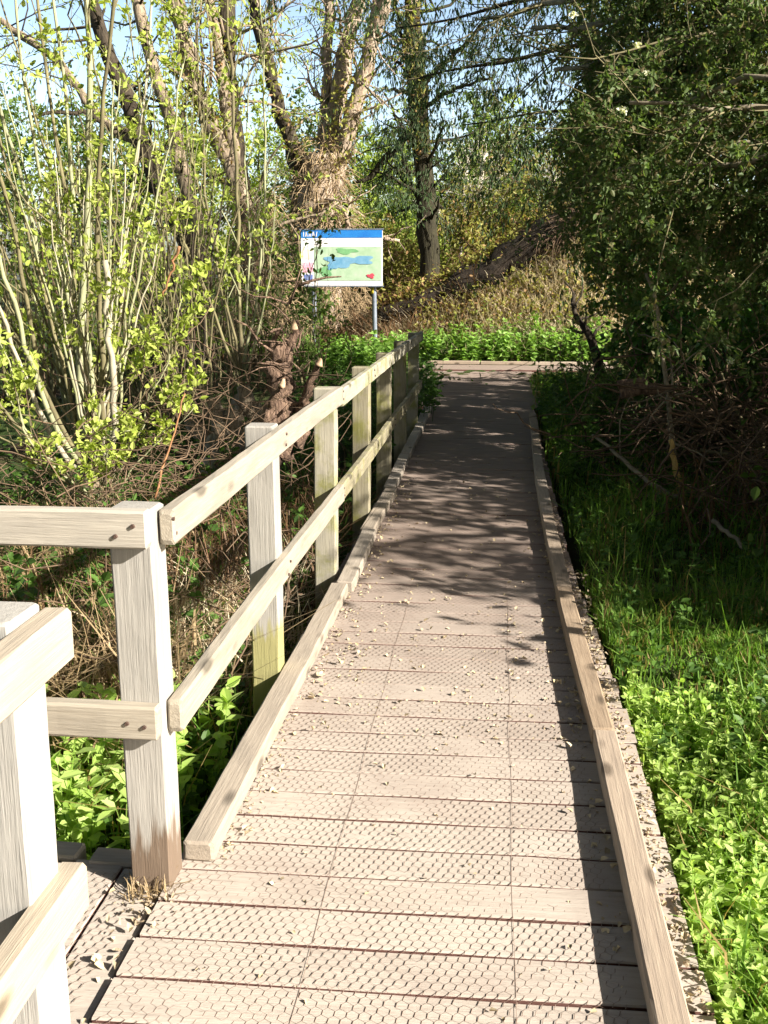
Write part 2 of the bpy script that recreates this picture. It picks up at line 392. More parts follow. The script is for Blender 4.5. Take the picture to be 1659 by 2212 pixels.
# ------------------------------------------------------------------ timber boards
def board(name, p0, p1, wy, hz, mat, parent, up=(0, 0, 1), jit=.0025, ch=.006, segs=None, label=None):
    """sawn board from p0 to p1 (centre line), wy across, hz along 'up'; grain runs along local X"""
    p0 = np.array(p0, float); p1 = np.array(p1, float); L = np.linalg.norm(p1-p0)
    n = segs or max(4, int(L/.12)); xs = np.r_[0, np.linspace(ch, L-ch, n), L]
    a, b = wy/2, hz/2
    ring = np.array([(a, b-ch), (a-ch, b), (-a+ch, b), (-a, b-ch), (-a, -b+ch), (-a+ch, -b), (a-ch, -b), (a, -b+ch)])
    V = []
    ph = rng.uniform(0, 6, 4)
    for i, x in enumerate(xs):
        s = 1. if 0 < i < len(xs)-1 else 1-2*ch/min(wy, hz)
        o = np.array([math.sin(x*2+ph[0])*jit*1.3, math.sin(x*1.7+ph[1])*jit])
        r = ring*s+o+rng.standard_normal(ring.shape)*jit*.35
        V.append(np.c_[np.full(8, x), r])
    V = np.concatenate(V); m = len(xs)
    bq = (np.arange(m-1)*8)[:, None]; j = np.arange(8)[None]; j2 = (j+1) % 8
    Qd = np.stack([bq+j, bq+j2, bq+8+j2, bq+8+j], -1).reshape(-1, 4)[:, ::-1]
    caps = np.array([np.arange(8), (m-1)*8+np.arange(8)[::-1]])
    me_o = mesh_obj(name, V, [Qd, caps], mat, None, False)
    ax = Vector(p1-p0).normalized(); u = Vector(up); yv = u.cross(ax).normalized(); zv = ax.cross(yv)
    mt = Matrix(((ax.x, yv.x, zv.x, 0), (ax.y, yv.y, zv.y, 0), (ax.z, yv.z, zv.z, 0), (0, 0, 0, 1)))
    mt.translation = Vector(p0)
    if parent is not None:
        pl = Vector(parent['_loc']); mt.translation = Vector(p0)-pl
        me_o.parent = parent
    me_o.matrix_local = mt
    if label: me_o['label'] = label
    return me_o

# ------------------------------------------------------------------ boardwalk (path: structure)
def planks(x0f, x1f, ys, z=0., th=.035, gap=.0095, tilt=.0015, skew=0., zj=.0008):
    B = Buf()
    for y in ys:
        pw = .149-gap; a = x0f(y)+rng.uniform(-.008, .008); b = x1f(y)+rng.uniform(-.007, .007)
        n = 8; xs = np.linspace(a, b, n); c = .004
        ring = np.array([(pw/2, -th), (pw/2, -c), (pw/2-c, 0), (-pw/2+c, 0), (-pw/2, -c), (-pw/2, -th)])
        dz = rng.normal(0, zj); tl = rng.normal(0, tilt); V = []
        wv = rng.normal(0, .0012, n)
        for i, x in enumerate(xs):
            yy = y+ring[:, 0]+skew*x+rng.normal(0, .0008); zz = z+ring[:, 1]+dz+tl*ring[:, 0]+wv[i]
            V.append(np.c_[np.full(6, x), yy, zz])
        V = np.concatenate(V); bq = (np.arange(n-1)*6)[:, None]; j = np.arange(6)[None]; j2 = (j+1) % 6
        Qd = np.stack([bq+j, bq+j2, bq+6+j2, bq+6+j], -1).reshape(-1, 4)
        B.add2(V, [Qd, np.array([np.arange(6)[::-1], (n-1)*6+np.arange(6)])])
    return B
bw = bpy.data.objects.new('boardwalk', None); COL.objects.link(bw); bw['_loc'] = [0, 0, 0]
tag(bw, kind='structure')
ys = np.arange(-.6, 12.7, .149)
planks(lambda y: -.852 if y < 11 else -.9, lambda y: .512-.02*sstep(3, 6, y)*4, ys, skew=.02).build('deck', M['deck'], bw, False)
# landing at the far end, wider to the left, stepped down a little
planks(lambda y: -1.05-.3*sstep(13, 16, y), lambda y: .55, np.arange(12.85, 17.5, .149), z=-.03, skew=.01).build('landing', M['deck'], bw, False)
# branch to the right at the far end and its edge boards
planks(lambda y: -2.6, lambda y: 2.0, np.arange(17.62, 18.45, .149), z=.0, skew=0.).build('branch_deck', M['deck'], bw, False)
for x in np.arange(-2.4, 2., 1.1):
    board('bearer', (x, 17.56, -.1), (x+1.09, 17.56, -.1), .05, .12, M['kerb_r'], bw)
for x0, x1, y in ((-1.3, -.35, 18.47), (-.33, .62, 18.49), (.64, 1.9, 18.46)):
    board('kerb_board', (x0, y, .035), (x1, y+.01, .035), .08, .06, M['kerb_r'], bw)
# long bearers under the deck
for x in (-.72, .40):
    board('bearer', (x, -.5, -.10), (x, 12.7, -.10), .07, .12, M['kerb_r'], bw, segs=20)
for x, y in [(-.72, v) for v in np.arange(.5, 12.6, 1.5)]+[(.40, v) for v in np.arange(.5, 12.6, 1.5)]:
    board('pile', (x, y, -.95), (x, y, -.165), .09, .09, M['kerb_r'], bw, up=(0, 1, 0), segs=4)
# side path on the left
def side_planks():
    B = Buf()
    for x in -.866-np.arange(14)*.149:
        pw = .141; th = .035; n = 5; ysd = np.linspace(1.15, 2.46+rng.uniform(-.02, .02), n)
        ring = np.array([(-pw/2, -th), (-pw/2, -.004), (-pw/2+.004, 0), (pw/2-.004, 0), (pw/2, -.004), (pw/2, -th)])
        V = np.concatenate([np.c_[x+ring[:, 0]-.0705, np.full(6, yy), -.018+ring[:, 1]+rng.normal(0, .0015)] for yy in ysd])
        bq = (np.arange(n-1)*6)[:, None]; j = np.arange(6)[None]; j2 = (j+1) % 6
        Qd = np.stack([bq+j, bq+j2, bq+6+j2, bq+6+j], -1).reshape(-1, 4)
        B.add2(V, [Qd, np.array([np.arange(6)[::-1], (n-1)*6+np.arange(6)])])
    return B
sp = bpy.data.objects.new('side_path', None); COL.objects.link(sp); sp['_loc'] = [0, 0, 0]; tag(sp, kind='structure')
so_ = side_planks().build('deck', M['deck'], sp, False)
board('bearer', (-2.9, 2.52, -.07), (-1.16, 2.52, -.07), .08, .11, M['rail'], sp)
board('bearer', (-1.12, 2.50, -.07), (-.96, 2.50, -.07), .08, .11, M['kerb'], sp)
# kerbs
kl = [(2.47, -.795, 4.93, -.782), (4.95, -.760, 6.05, -.772), (6.07, -.785, 7.35, -.775), (7.37, -.79, 8.8, -.80), (8.82, -.80, 10.4, -.80), (10.42, -.81, 12.2, -.83)]
for y0, x0, y1, x1 in kl:
    board('kerb_board', (x0, y0, .031), (x1, y1, .031+rng.normal(0, .003)), .088, .060, M['kerb'], bw)
kr = [(-.4, .398, 3.32, .398), (3.325, .392, 5.0, .352), (5.01, .352, 6.6, .345), (6.61, .340, 8.9, .352), (8.92, .36, 11.6, .392)]
for y0, x0, y1, x1 in kr:
    board('kerb_board', (x0, y0, .032), (x1, y1, .032+rng.normal(0, .002)), .078, .062, M['kerb_r'], bw)

# chicken wire stapled over the deck: real twisted wire, hexagonal cells
def wire(x0, x1, y0, y1, z, cx=.028, cy=.0245):
    nx = int((x1-x0)/cx); ny = int((y1-y0)/cy)
    I, J = np.meshgrid(np.arange(nx), np.arange(ny)); I = I.ravel(); J = J.ravel()
    off = (J % 2)*.5*cx
    cxp = x0+I*cx+off; cyp = y0+J*cy
    warp = lambda x, y: (x+.004*np.sin(y*9+x*4)+.003*np.sin(y*31), y+.005*np.sin(x*11+y*3))
    zz = lambda n: z+np.abs(rng.normal(0, .0007, n))
    e = cy*.30
    segs = []
    A = np.stack([*warp(cxp, cyp-e), zz(len(cxp))], 1); Bp = np.stack([*warp(cxp+.003, cyp+e), zz(len(cxp))], 1)
    C1 = np.stack([*warp(cxp+.5*cx, cyp+cy-e), Bp[:, 2]], 1); C2 = np.stack([*warp(cxp-.5*cx, cyp+cy-e), Bp[:, 2]], 1)
    segs = [np.stack([A, Bp], 1), np.stack([Bp, C1], 1), np.stack([Bp, C2], 1)]
    B = Buf()
    for s, r in zip(segs, (.0010, .0003, .0003)):
        s = s[(s[:, 1, 0] < x1) & (s[:, 1, 0] > x0) & (rng.random(len(s)) > .04)]
        V, Qd, Cp = tubes(s, np.full((len(s), 2), r), 3); B.add(V, Qd)
    return B
Bw = wire(-.845, .355, 1.5, 7.0, .0008)
for x in (-.42, .072):
    yy = np.linspace(1.5, 7., 60); P = np.stack([x+.003*np.sin(yy*7), yy, np.full(60, .002)], 1)[None]
    add_tubes(Bw, P, np.full((1, 60), .0006), 4)
Bw.build('wire_netting', M['wire'], bw)
Bs = wire(-1.7, -.90, 1.2, 2.44, -.0145)
Bs.build('wire_netting', M['wire'], sp)

# litter on the boards (uncountable)
def litter(name, N, xf, yf, size, zt, mat, kind='stuff', **k):
    x = xf(N); y = yf(N)
    p = np.stack([x, y, zt(x, y)], 1)
    V, Fq = leaves(p, np.zeros((N, 3)), size, wid=.7, up=2.5, droop=0., rand=1., fold=.35, svar=.6)
    V[:, 2] = np.maximum(V[:, 2], np.repeat(p[:, 2], 6)-.001)
    return tag(mesh_obj(name, V, [Fq], mat), kind=kind)
deckz = lambda x, y: np.full(len(x), .006)
B = Buf()
def flakes(N, x, y, z, s):
    V, Fq = leaves(np.stack([x, y, z], 1), np.zeros((N, 3)), s, wid=.75, up=2.5, droop=0., fold=.5, svar=.7)
    B.add(V, Fq)
N = 70; flakes(N, rng.uniform(-.70, .33, N), rng.uniform(1.9, 3.4, N), np.full(N, .006), .011)
N = 300; flakes(N, rng.uniform(-.70, .33, N), 3.3+np.abs(rng.normal(0, 1.1, N)), np.full(N, .006), .015)
N = 150; flakes(N, rng.uniform(-.70, .33, N), rng.uniform(3.3, 9, N), np.full(N, .006), .018)
N = 200; flakes(N, -.72+np.abs(rng.normal(0, .06, N)), rng.uniform(2.6, 8, N), np.full(N, .007), .018)
N = 260; flakes(N, rng.uniform(.43, .50, N)-.03*sstep(3, 6, 4.), rng.uniform(1.5, 5.5, N), np.full(N, .012), .016)
N = 200; flakes(N, rng.uniform(-.752, -.715, N), 2.45+rng.uniform(0, 1, N)**1.4*4, np.full(N, .006), .009)
N = 200; flakes(N, .345-np.abs(rng.normal(0, .04, N)), rng.uniform(2.2, 7, N), np.full(N, .007), .018)
N = 26; flakes(N, rng.uniform(-1.0, -.87, N), rng.uniform(1.8, 2.5, N), np.full(N, -.008), .018)
tag(B.build('leaf_litter', M['flake']), 'pale dry catkins and leaf flakes scattered on the boardwalk', None, None, 'stuff')
B = Buf()   # bark and gravel on the deck edge outside the right kerb
N = 1500; y = rng.uniform(1.2, 7.5, N); x = .505-.02*4*sstep(3, 6, y)-rng.uniform(0, .075, N)
for sz, k in ((.012, 1500), (.022, 300)):
    i = rng.choice(N, k); c = np.stack([x[i], y[i], .004+rng.uniform(0, .014, k)], 1)
    s = sz*rng.uniform(.4, 1, (k, 1, 1)); oc = np.array([(1, 0, 0), (0, 1.3, 0), (-1, 0, 0), (0, -1.3, 0), (0, 0, .55), (0, 0, -.5)])*.5
    a = rng.uniform(0, 6.28, k); ca, sa = np.cos(a), np.sin(a)
    o = np.repeat(oc[None], k, 0)*s*rng.uniform(.6, 1.3, (k, 6, 1))
    o = np.stack([o[..., 0]*ca[:, None]-o[..., 1]*sa[:, None], o[..., 0]*sa[:, None]+o[..., 1]*ca[:, None], o[..., 2]], -1)
    tri = np.array([(0, 1, 4), (1, 2, 4), (2, 3, 4), (3, 0, 4), (1, 0, 5), (2, 1, 5), (3, 2, 5), (0, 3, 5)])
    B.add((c[:, None]+o).reshape(-1, 3), ((np.arange(k)*6)[:, None, None]+tri[None]).reshape(-1, 3))
tag(B.build('bark_debris', M['debris'], None, False), 'bark crumbs and gravel along the outer edge of the right kerb', None, None, 'stuff')

# ------------------------------------------------------------------ railings
PX = -.891
ral = thing('railing', 'long weathered timber railing with two rails beside the boardwalk', 'railing', (PX, 2.40, -.6))
PYS = (2.40, 3.77, 5.21, 6.58, 7.92, 9.32, 10.65)
for i, y in enumerate(PYS):
    tp = (1.035, 1.04, 1.025, 1.01, 1.0, 1.0, 1.0)[i]
    mt = M['post_rot'] if i == 0 else M['post_lichen'] if i == 1 else M['post_moss']
    board('post', (PX+rng.normal(0, .003), y, -.6), (PX+rng.normal(0, .004), y, tp), .112, .10, mt, ral, up=(0, 1, 0), segs=14,
          label='pale post rotting brown at its foot' if i == 0 else None)
rx = -.816
board('rail', (rx, 2.385, .985), (rx, 5.205, .985), .040, .092, M['rail'], ral, label='pale sunlit top rail')
board('rail', (rx, 5.215, .972), (rx, 10.75, .965), .040, .092, M['rail_moss'], ral)
board('rail', (rx, 2.375, .480), (rx, 5.195, .476), .040, .092, M['rail'], ral)
board('rail', (rx, 5.205, .468), (rx, 10.75, .462), .040, .092, M['rail_moss'], ral)
M['bolt'] = simple('rusty_bolt', (.10, .06, .045), (.05, .035, .03), 60, .6)
for y_ in PYS:
    for z_ in (1.005, .965, .495, .452):
        yb_ = y_+rng.normal(0, .012); zb_ = z_-(.014 if y_ > 5.21 else 0)
        B = Buf(); add_tubes(B, np.array([[[rx+.018, yb_, zb_], [rx+.0235, yb_, zb_]]]), np.array([[.006, .005]]), 8); B.build('bolt', M['bolt'], ral, False)
for x_ in (-.87, -.915):
    for z_ in (.99, .49):
        zb_ = z_+rng.normal(0, .012); B = Buf(); add_tubes(B, np.array([[[x_, 2.307, zb_], [x_, 2.3015, zb_]]]), np.array([[.006, .005]]), 8); B.build('bolt', M['bolt'], ral, False)
board('rail', (-3.3, 2.326, .986), (-.836, 2.326, .990), .042, .095, M['rail'], ral)
board('rail', (-3.3, 2.326, .492), (-.836, 2.326, .487), .042, .092, M['rail'], ral)
board('post', (-2.6, 2.40, -.6), (-2.6, 2.40, 1.03), .11, .10, M['post'], ral, up=(0, 1, 0))
ral2 = thing('railing', 'end of a pale timber railing at the lower left corner nearest the viewer', 'railing', (-.836, 1.55, -.6))
board('post', (-.838, 1.55, -.6), (-.838, 1.55, 1.045), .115, .115, M['post'], ral2, up=(0, 1, 0), segs=14)
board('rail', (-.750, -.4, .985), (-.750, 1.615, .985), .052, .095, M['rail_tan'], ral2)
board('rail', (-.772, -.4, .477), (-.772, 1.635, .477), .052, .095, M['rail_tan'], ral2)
board('post', (-.838, -.1, -.6), (-.838, -.1, 1.04), .115, .115, M['post'], ral2, up=(0, 1, 0))

# ------------------------------------------------------------------ map sign
def slab(name, x0, x1, z0, z1, y, th, mat, parent, pts=None):
    if pts is None: pts = [(x0, z0), (x1, z0), (x1, z1), (x0, z1)]
    pts = np.array(pts); n = len(pts)
    V = np.concatenate([np.c_[pts[:, 0], np.full(n, y-th), pts[:, 1]], np.c_[pts[:, 0], np.full(n, y), pts[:, 1]]])
    j = np.arange(n); j2 = (j+1) % n
    return mesh_obj(name, V, [np.array([j]), np.array([n+j[::-1]]), np.stack([j2, j, n+j, n+j2], 1)], mat, parent, False)
SY = 18.5
sg = thing('map_sign', 'white map board with a blue header on two grey posts', 'sign', (-2.85, SY, -.1))
x0, x1, z0, z1 = -3.56, -2.10, 1.385, 2.345
slab('panel', x0, x1, z0, z1, SY, .03, M['sign_white'], sg)
for a_, b_, c_, d_ in ((x0-.02, x1+.02, z0-.022, z0-.001), (x0-.02, x1+.02, z1+.001, z1+.02)): slab('frame', a_, b_, c_, d_, SY+.004, .045, M['steel'], sg)
slab('header', x0+.004, x1-.004, z1-.135, z1-.004, SY-.031, .004, M['sign_blue'], sg)
def lw(u): return x0+(x1-x0)*u
def lh(v): return z0+(z1-z0)*v
B = Buf()
for i, (u, s) in enumerate(zip(np.linspace(.035, .19, 8), (.0, .3, -.3, .3, 0, .2, -.3, .3))):
    a = np.array([lw(u), z1-.115]); b = np.array([lw(u)+s*.05, z1-.03]); t = .013
    V = [(a[0]-t/2, SY-.038, a[1]), (a[0]+t/2, SY-.038, a[1]), (b[0]+t/2, SY-.038, b[1]), (b[0]-t/2, SY-.038, b[1])]
    B.add(V, [[0, 1, 2, 3]])
B.build('lettering', M['sign_white'], sg, False)
mp = slab('map', lw(.165), lw(.985), lh(.09), lh(.70), SY-.031, .004, M['sign_map'], sg)
def blob(name, cu, cv, ru, rv, mat, seed, dy=.006, n=28, par=None):
    r_ = np.random.default_rng(seed); a = np.linspace(0, 2*np.pi, n, endpoint=False)
    rr = 1+.22*np.sin(a*3+r_.uniform(0, 6))+.14*np.sin(a*5+r_.uniform(0, 6))
    pts = [(lw(cu)+np.cos(t)*k*ru*(x1-x0), lh(cv)+np.sin(t)*k*rv*(z1-z0)) for t, k in zip(a, rr)]
    return slab(name, 0, 0, 0, 0, SY-.0355-.0006*(seed % 9), .002, mat, par or sg, pts)
blob('lake', .50, .43, .20, .10, M['sign_lake'], 3); blob('lake', .74, .46, .15, .075, M['sign_lake'], 5)
blob('lake', .39, .35, .07, .06, M['sign_lake'], 8)
blob('woodland', .56, .62, .13, .05, M['sign_wood'], 11); blob('woodland', .30, .26, .09, .09, M['sign_wood'], 13)
blob('marker', .86, .175, .045, .04, M['sign_red'], 17, .007)
slab('picture', lw(.02), lw(.145), lh(.24), lh(.42), SY-.031, .003, M['sign_pink'], sg)
slab('picture', lw(.03), lw(.14), lh(.10), lh(.20), SY-.031, .003, M['sign_navy'], sg)
slab('picture', lw(.02), lw(.145), lh(.48), lh(.66), SY-.031, .003, M['sign_cream'], sg)
for xx, xb in ((-3.35, -3.36), (-2.275, -2.235)):
    B = Buf(); P, rr = limb([(xb, SY+.05, -.25), (xx, SY+.05, 2.3)], .042, .042, 8); add_tubes(B, P, rr, 12)
    po = B.build('sign_post', M['steel'], sg)
    if xb > -3:
        B = Buf(); P, rr = limb([(xx-.002, SY+.05, 1.24), (xx, SY+.05, 1.35)], .045, .045, 4); add_tubes(B, P, rr, 12)
        B.build('band', M['yellow'], po)

# ------------------------------------------------------------------ vegetation builders
def leafmesh(name, mat, parent, P, T, size, **k):
    V, Fq = leaves(P, T, size, **k)
    return mesh_obj(name, V, [Fq], mat, parent, False)
def clusters(P, N, per, spread, t0=.2):
    """N rosettes of leaves on twigs"""
    p, T, i, t = sample(P, N, t0)
    p = np.repeat(p, per, 0)+rng.standard_normal((N*per, 3))*spread
    return p, np.repeat(T, per, 0)
def keep_shade(p, T):
    """thin the foliage where the low sun comes through to the near deck, the coppice and the far bank"""
    v = p[:, 1]+.47*p[:, 0]
    ok = (v > 4.5+.5*np.sin(p[:, 2]*2.2)) & (v < 16.6)
    ok &= (p[:, 2] < .64*(p[:, 0]+3.2)+.5) | (v > 9.5)
    return p[ok], T[ok]

def keep_low(p, T):
    p, T = keep_shade(p, T); v = p[:, 1]+.47*p[:, 0]
    ok = (p[:, 2] < .64*(p[:, 0]+1.)+.45) | (v > 14.)
    return p[ok], T[ok]
def keep_sky_block(p, T):
    d = np.hypot(p[:, 0], p[:, 1]-2.)
    ok = (p[:, 2] > 4.2) | ((d > 5.5) & (p[:, 1] < 1.))
    return p[ok], T[ok]
def keep_olive(p, T):
    """the crown stops short of the walkway: only stray sprays reach over it"""
    p, T = keep_shade(p, T); e = .055*p[:, 1]+.12*np.sin(p[:, 2]*3.+p[:, 1])+.16*np.maximum(0, 2.3-p[:, 2])
    ok = (p[:, 0] > e) | (rng.random(len(p)) < .20) | (p[:, 2] > 5.2)
    return p[ok], T[ok]
def keep_blue(p, T):
    p, T = keep_shade(p, T); thin = (p[:, 0] < .065*p[:, 1]) & (p[:, 2] < 5.9)
    ok = ~thin | (rng.random(len(p)) < .62)
    return p[ok], T[ok]
def nettles(name, label, cat, x, y, h, mat, lsize, layers=6, stuff=True, z=None):
    N = len(x); base = onground(x, y) if z is None else np.stack([x, y, z], 1)
    lean = rng.normal(0, .12, (N, 2)); top = base+np.stack([lean[:, 0]*h, lean[:, 1]*h, h], 1)
    loc = base.mean(0)
    B = Buf(); mid = (base+top)/2+rng.normal(0, .01, (N, 3))
    add_tubes(B, np.stack([base, mid, top], 1), np.repeat(np.array([[.0035, .003, .0015]]), N, 0), 3)
    for k in range(layers):
        f = .25+.75*(k+1)/layers
        for sgn in range(2 if k < layers-1 else 3):
            az = rng.uniform(0, 6.28, N); d = np.stack([np.cos(az), np.sin(az), .25+.5*(k/layers)*np.ones(N)], 1)
            V, Fq = leaves(base+(top-base)*f, d, lsize*(1.15-.5*f*rng.uniform(.6, 1)), wid=.62, up=1.2, droop=.15, rand=.35, fold=.14)
            B.add(V, Fq)
    o = B.build(name, mat, None, False, loc)
    return tag(o, label, None if stuff else cat, None, 'stuff' if stuff else None)

def coppice(name, label, base, stems, mats, twN, twL, clN, per, lsize, leafmat, group=None, bias=(0, 0, .35), stool=True, spread=.03, fine=0, cat='shrub'):
    """many-stemmed shrub; stems = list of (points, r0, r1)"""
    root = thing(name, label, cat, base, group)
    Ps = []; Rs = []
    for j, (p, r0, r1) in enumerate(stems):
        P, rr = limb(p, r0, r1, 14, .012); Ps.append(P); Rs.append(rr)
        B = Buf(); add_tubes(B, P, rr*(1+.08*np.sin(np.arange(14)*2.1+j)), 7, .03); B.build('stem', mats[j % len(mats)], root)
    P = np.concatenate(Ps); rr = np.concatenate(Rs)
    if stool:
        B = Buf(); b = np.array(base, float)
        for k in range(5):
            q = np.stack([b+rng.normal(0, .08, 3)*[1, 1, 0]+[0, 0, -.1], b+rng.normal(0, .1, 3)+[0, 0, .2], b+rng.normal(0, .14, 3)+[0, 0, .5]])
            a, c = limb(q, .15, .07, 8, .015); add_tubes(B, a, c, 9, .1)
        B.build('stool', M['bark_willow'], root)
    T1, r1 = grow(P, rr, twN, twL, 6, .7, .6, bias, 0, .22, .15, .45, .004)
    B = Buf(); add_tubes(B, T1, r1, 4)
    src = T1
    if fine:
        T2, r2 = grow(T1, r1, fine, (twL[0]*.4, twL[1]*.5), 4, .6, .7, bias, 0, .25, .2, .5, .0025); add_tubes(B, T2, r2, 3)
        src = np.concatenate([resample_all(T1, 4), T2])
    B.build('twigs', mats[-1], root)
    p, T = clusters(src, clN, per, spread)
    leafmesh('foliage', leafmat, root, p, T, lsize, wid=.6, up=.7, droop=0., rand=.9)
    return root
def resample_all(P, n): return np.stack([resample(p, n) for p in P])

def woody(name, label, cat, base, limbs, bark, spec, leafmat, per_leaf, lsize, group=None, filt=None, trunk_names=True, lk={}, k=9, rough=.06, mat_by=None, twig_mat=None):
    """tree: limbs [(pts,r0,r1)], spec list of grow-levels [(N, L, dict)]"""
    root = thing(name, label, cat, base, group)
    Ps = []; Rs = []
    for j, (p, r0, r1) in enumerate(limbs):
        P, rr = limb(p, r0, r1, 16, .02); Ps.append(P); Rs.append(rr)
        B = Buf(); add_tubes(B, P, rr*(1+.06*rng.standard_normal(16)), k, rough)
        B.build('trunk' if j == 0 else 'limb', (mat_by or {}).get(j, bark), root)
    P = np.concatenate(Ps); rr = np.concatenate(Rs); B = Buf(); last = P
    for lev, (N, L, kw) in enumerate(spec):
        P, rr = grow(P, rr, N, L, **kw)
        if filt is not None and lev == len(spec)-1:
            mdp = P[:, 2]; _, keep = filt(mdp, np.arange(len(mdp))[:, None]); P = P[keep[:, 0]]; rr = rr[keep[:, 0]]
        add_tubes(B, P, rr, 5 if lev == 0 else 3); last = P
    B.build('branches', twig_mat or bark, root)
    if per_leaf:
        p, T, _, _ = sample(last, per_leaf, .1)
        p = p+rng.normal(0, lsize*.5, p.shape)
        if filt is not None: p, T = filt(p, T)
        leafmesh('crown', leafmat, root, p, T, lsize, **lk)
    return root

# ------------------------------------------------------------------ left: coppiced willows
bA = np.array([-3.35, 8.0, -.42])
SC = 1.
def S(pts, Y0, Y1, r0, r1): return (path(pts, Y0, Y1), r0*SC, r1*SC)
SC = .68
stA = [S([(205, 1000), (172, 940), (175, 700), (190, 400), (197, 200), (185, -60)], 8, 8.1, .048, .030),
       S([(215, 1000), (225, 870), (214, 580), (208, 300), (240, 60), (258, -80)], 8.1, 7.6, .036, .018),
       S([(240, 990), (252, 905), (234, 700), (226, 562)], 7.9, 7.7, .042, .036),
       S([(170, 1000), (125, 953), (75, 793), (5, 583), (-80, 400)], 7.8, 7.4, .036, .02),
       S([(180, 1000), (140, 950), (80, 803), (40, 553), (-20, 290)], 7.9, 7.5, .034, .018),
       S([(190, 1000), (150, 945), (105, 678), (60, 430), (25, 300), (-60, 40)], 8.2, 8.3, .034, .016),
       S([(190, 1000), (160, 950), (130, 745), (85, 598), (35, 420), (-10, 250)], 8, 8.2, .030, .014),
       S([(160, 1010), (115, 960), (60, 830), (-30, 600)], 7.6, 7.2, .034, .02),
       S([(200, 1000), (195, 930), (150, 650), (70, 300), (40, 100), (30, -60)], 8.3, 8.8, .032, .014),
       S([(200, 1000), (190, 900), (165, 650), (128, 330), (100, 180), (75, -60)], 8.3, 8.8, .034, .018),
       S([(205, 1000), (200, 900), (185, 600), (150, 400), (140, 180), (108, -60)], 8.4, 8.9, .034, .018),
       S([(150, 1020), (100, 980), (20, 900), (-60, 800)], 7.4, 7, .026, .014),
       S([(220, 1000), (240, 880), (262, 640), (300, 330), (325, 100), (330, -60)], 8.2, 8.6, .028, .012),
       S([(225, 1000), (262, 880), (290, 620), (372, 300), (400, 120)], 8.1, 8.3, .022, .009),
       S([(215, 1000), (200, 760), (140, 480), (75, 250), (20, 60), (-10, -40)], 8.6, 9.4, .026, .010),
       S([(210, 1000), (175, 800), (110, 560), (30, 250), (0, 180)], 8.4, 8.6, .022, .008),
       S([(190, 1000), (110, 860), (30, 700), (-40, 620)], 8.2, 8.2, .026, .012)]
for q in range(24):
    a = rng.uniform(-.62, .25); L = rng.uniform(400, 850)
    stA.append(S([(200+rng.uniform(-25, 30), 1000), (200+a*200+rng.uniform(-20, 20), 960-L*.3), (200+a*420, 960-L*.65), (200+a*620+rng.uniform(-20, 20), 960-L)], 8, 8+rng.uniform(-.8, .8), .02, .007))
coppice('coppiced_willow', 'tall coppiced willow with pale fanning stems at the left edge behind the railing corner', bA, stA,
        [M['bark_stem'], M['bark_olive'], M['bark_pale'], M['bark_stem'], M['bark_olive']], 120, (.5, 1.3), 560, 6, .052, M['leaf_fresh'], fine=60)
# low leafy shoots in front of it
bA2 = at(215, 985, 6.6); bA2[2] = hgt(bA2[0], bA2[1])
stA2 = [S([(215, 1080), (225, 1000), (240, 950), (280, 930)], 6.6, 6.3, .014, .005), S([(230, 1080), (260, 1000), (330, 900), (410, 800)], 6.6, 6.8, .014, .004),
        S([(225, 1080), (290, 950), (360, 800), (395, 640)], 6.6, 6.8, .013, .004), S([(220, 1080), (250, 980), (300, 850), (385, 745)], 6.6, 6.8, .013, .004),
        S([(200, 1080), (100, 1000), (30, 880), (-10, 800)], 6.5, 6.0, .016, .006), S([(200, 1080), (90, 1010), (20, 960), (-30, 930)], 6.5, 5.8, .016, .006),
        S([(200, 1080), (140, 1020), (60, 960), (0, 700)], 6.5, 5.8, .014, .005), S([(215, 1080), (215, 1040), (240, 1020), (250, 1040)], 6.5, 6.2, .01, .004),
        S([(240, 1080), (330, 960), (420, 880)], 6.6, 6.6, .01, .004), S([(225, 1080), (300, 900), (330, 600), (385, 420)], 6.8, 7.2, .014, .004)]
coppice('willow_sapling', 'low willow shoots with bright yellow green leaf rosettes at the foot of the tall coppice', bA2, stA2,
        [M['bark_stem'], M['bark_olive']], 60, (.15, .5), 220, 8, .05, M['leaf_fresh'], stool=False, spread=.03)
bB = np.array([-2.75, 9.8, -.35]); pB = np.array([450., 860.])
stB = []
for q in range(32):
    a = rng.uniform(-.42, .22); L = rng.uniform(350, 820); c = rng.uniform(-45, 45)
    x0 = 410+rng.uniform(-60, 60)
    stB.append(S([(x0, 905), (x0+a*160+c*.3, 860-L*.25), (x0+a*400+c*.5, 860-L*.6), (x0+a*620, 860-L)], 9.8+rng.uniform(-.5, .5), 9.8+rng.uniform(-1, 1), rng.uniform(.010, .022), .005))
coppice('coppiced_willow', 'thicket of thin olive willow poles behind the leafy shoots left of the broken stump', bB, stB,
        [M['bark_olive'], M['bark_dark'], M['bark_olive']], 80, (.4, 1.1), 260, 5, .05, M['leaf_fresh'], fine=60)
bD = np.array([-2.55, 10.6, -.3])
stD = [S([(520, 800), (518, 640), (512, 420), (503, 200), (488, -60)], 10.6, 10.8, .034, .02), S([(525, 800), (560, 600), (575, 400), (570, 150), (560, -40)], 10.7, 11, .022, .01),
       S([(515, 800), (470, 600), (440, 400), (425, 150), (415, -60)], 10.6, 11, .026, .014), S([(530, 800), (580, 640), (590, 500), (600, 330)], 10.6, 10.6, .016, .006),
       S([(515, 800), (490, 620), (400, 300), (385, 80), (380, -60)], 10.5, 10.8, .024, .012), S([(520, 800), (540, 620), (530, 300), (540, 60)], 10.8, 11.2, .018, .008),
       S([(510, 800), (450, 640), (360, 440), (300, 200), (270, -20)], 10.4, 10.6, .026, .01)]
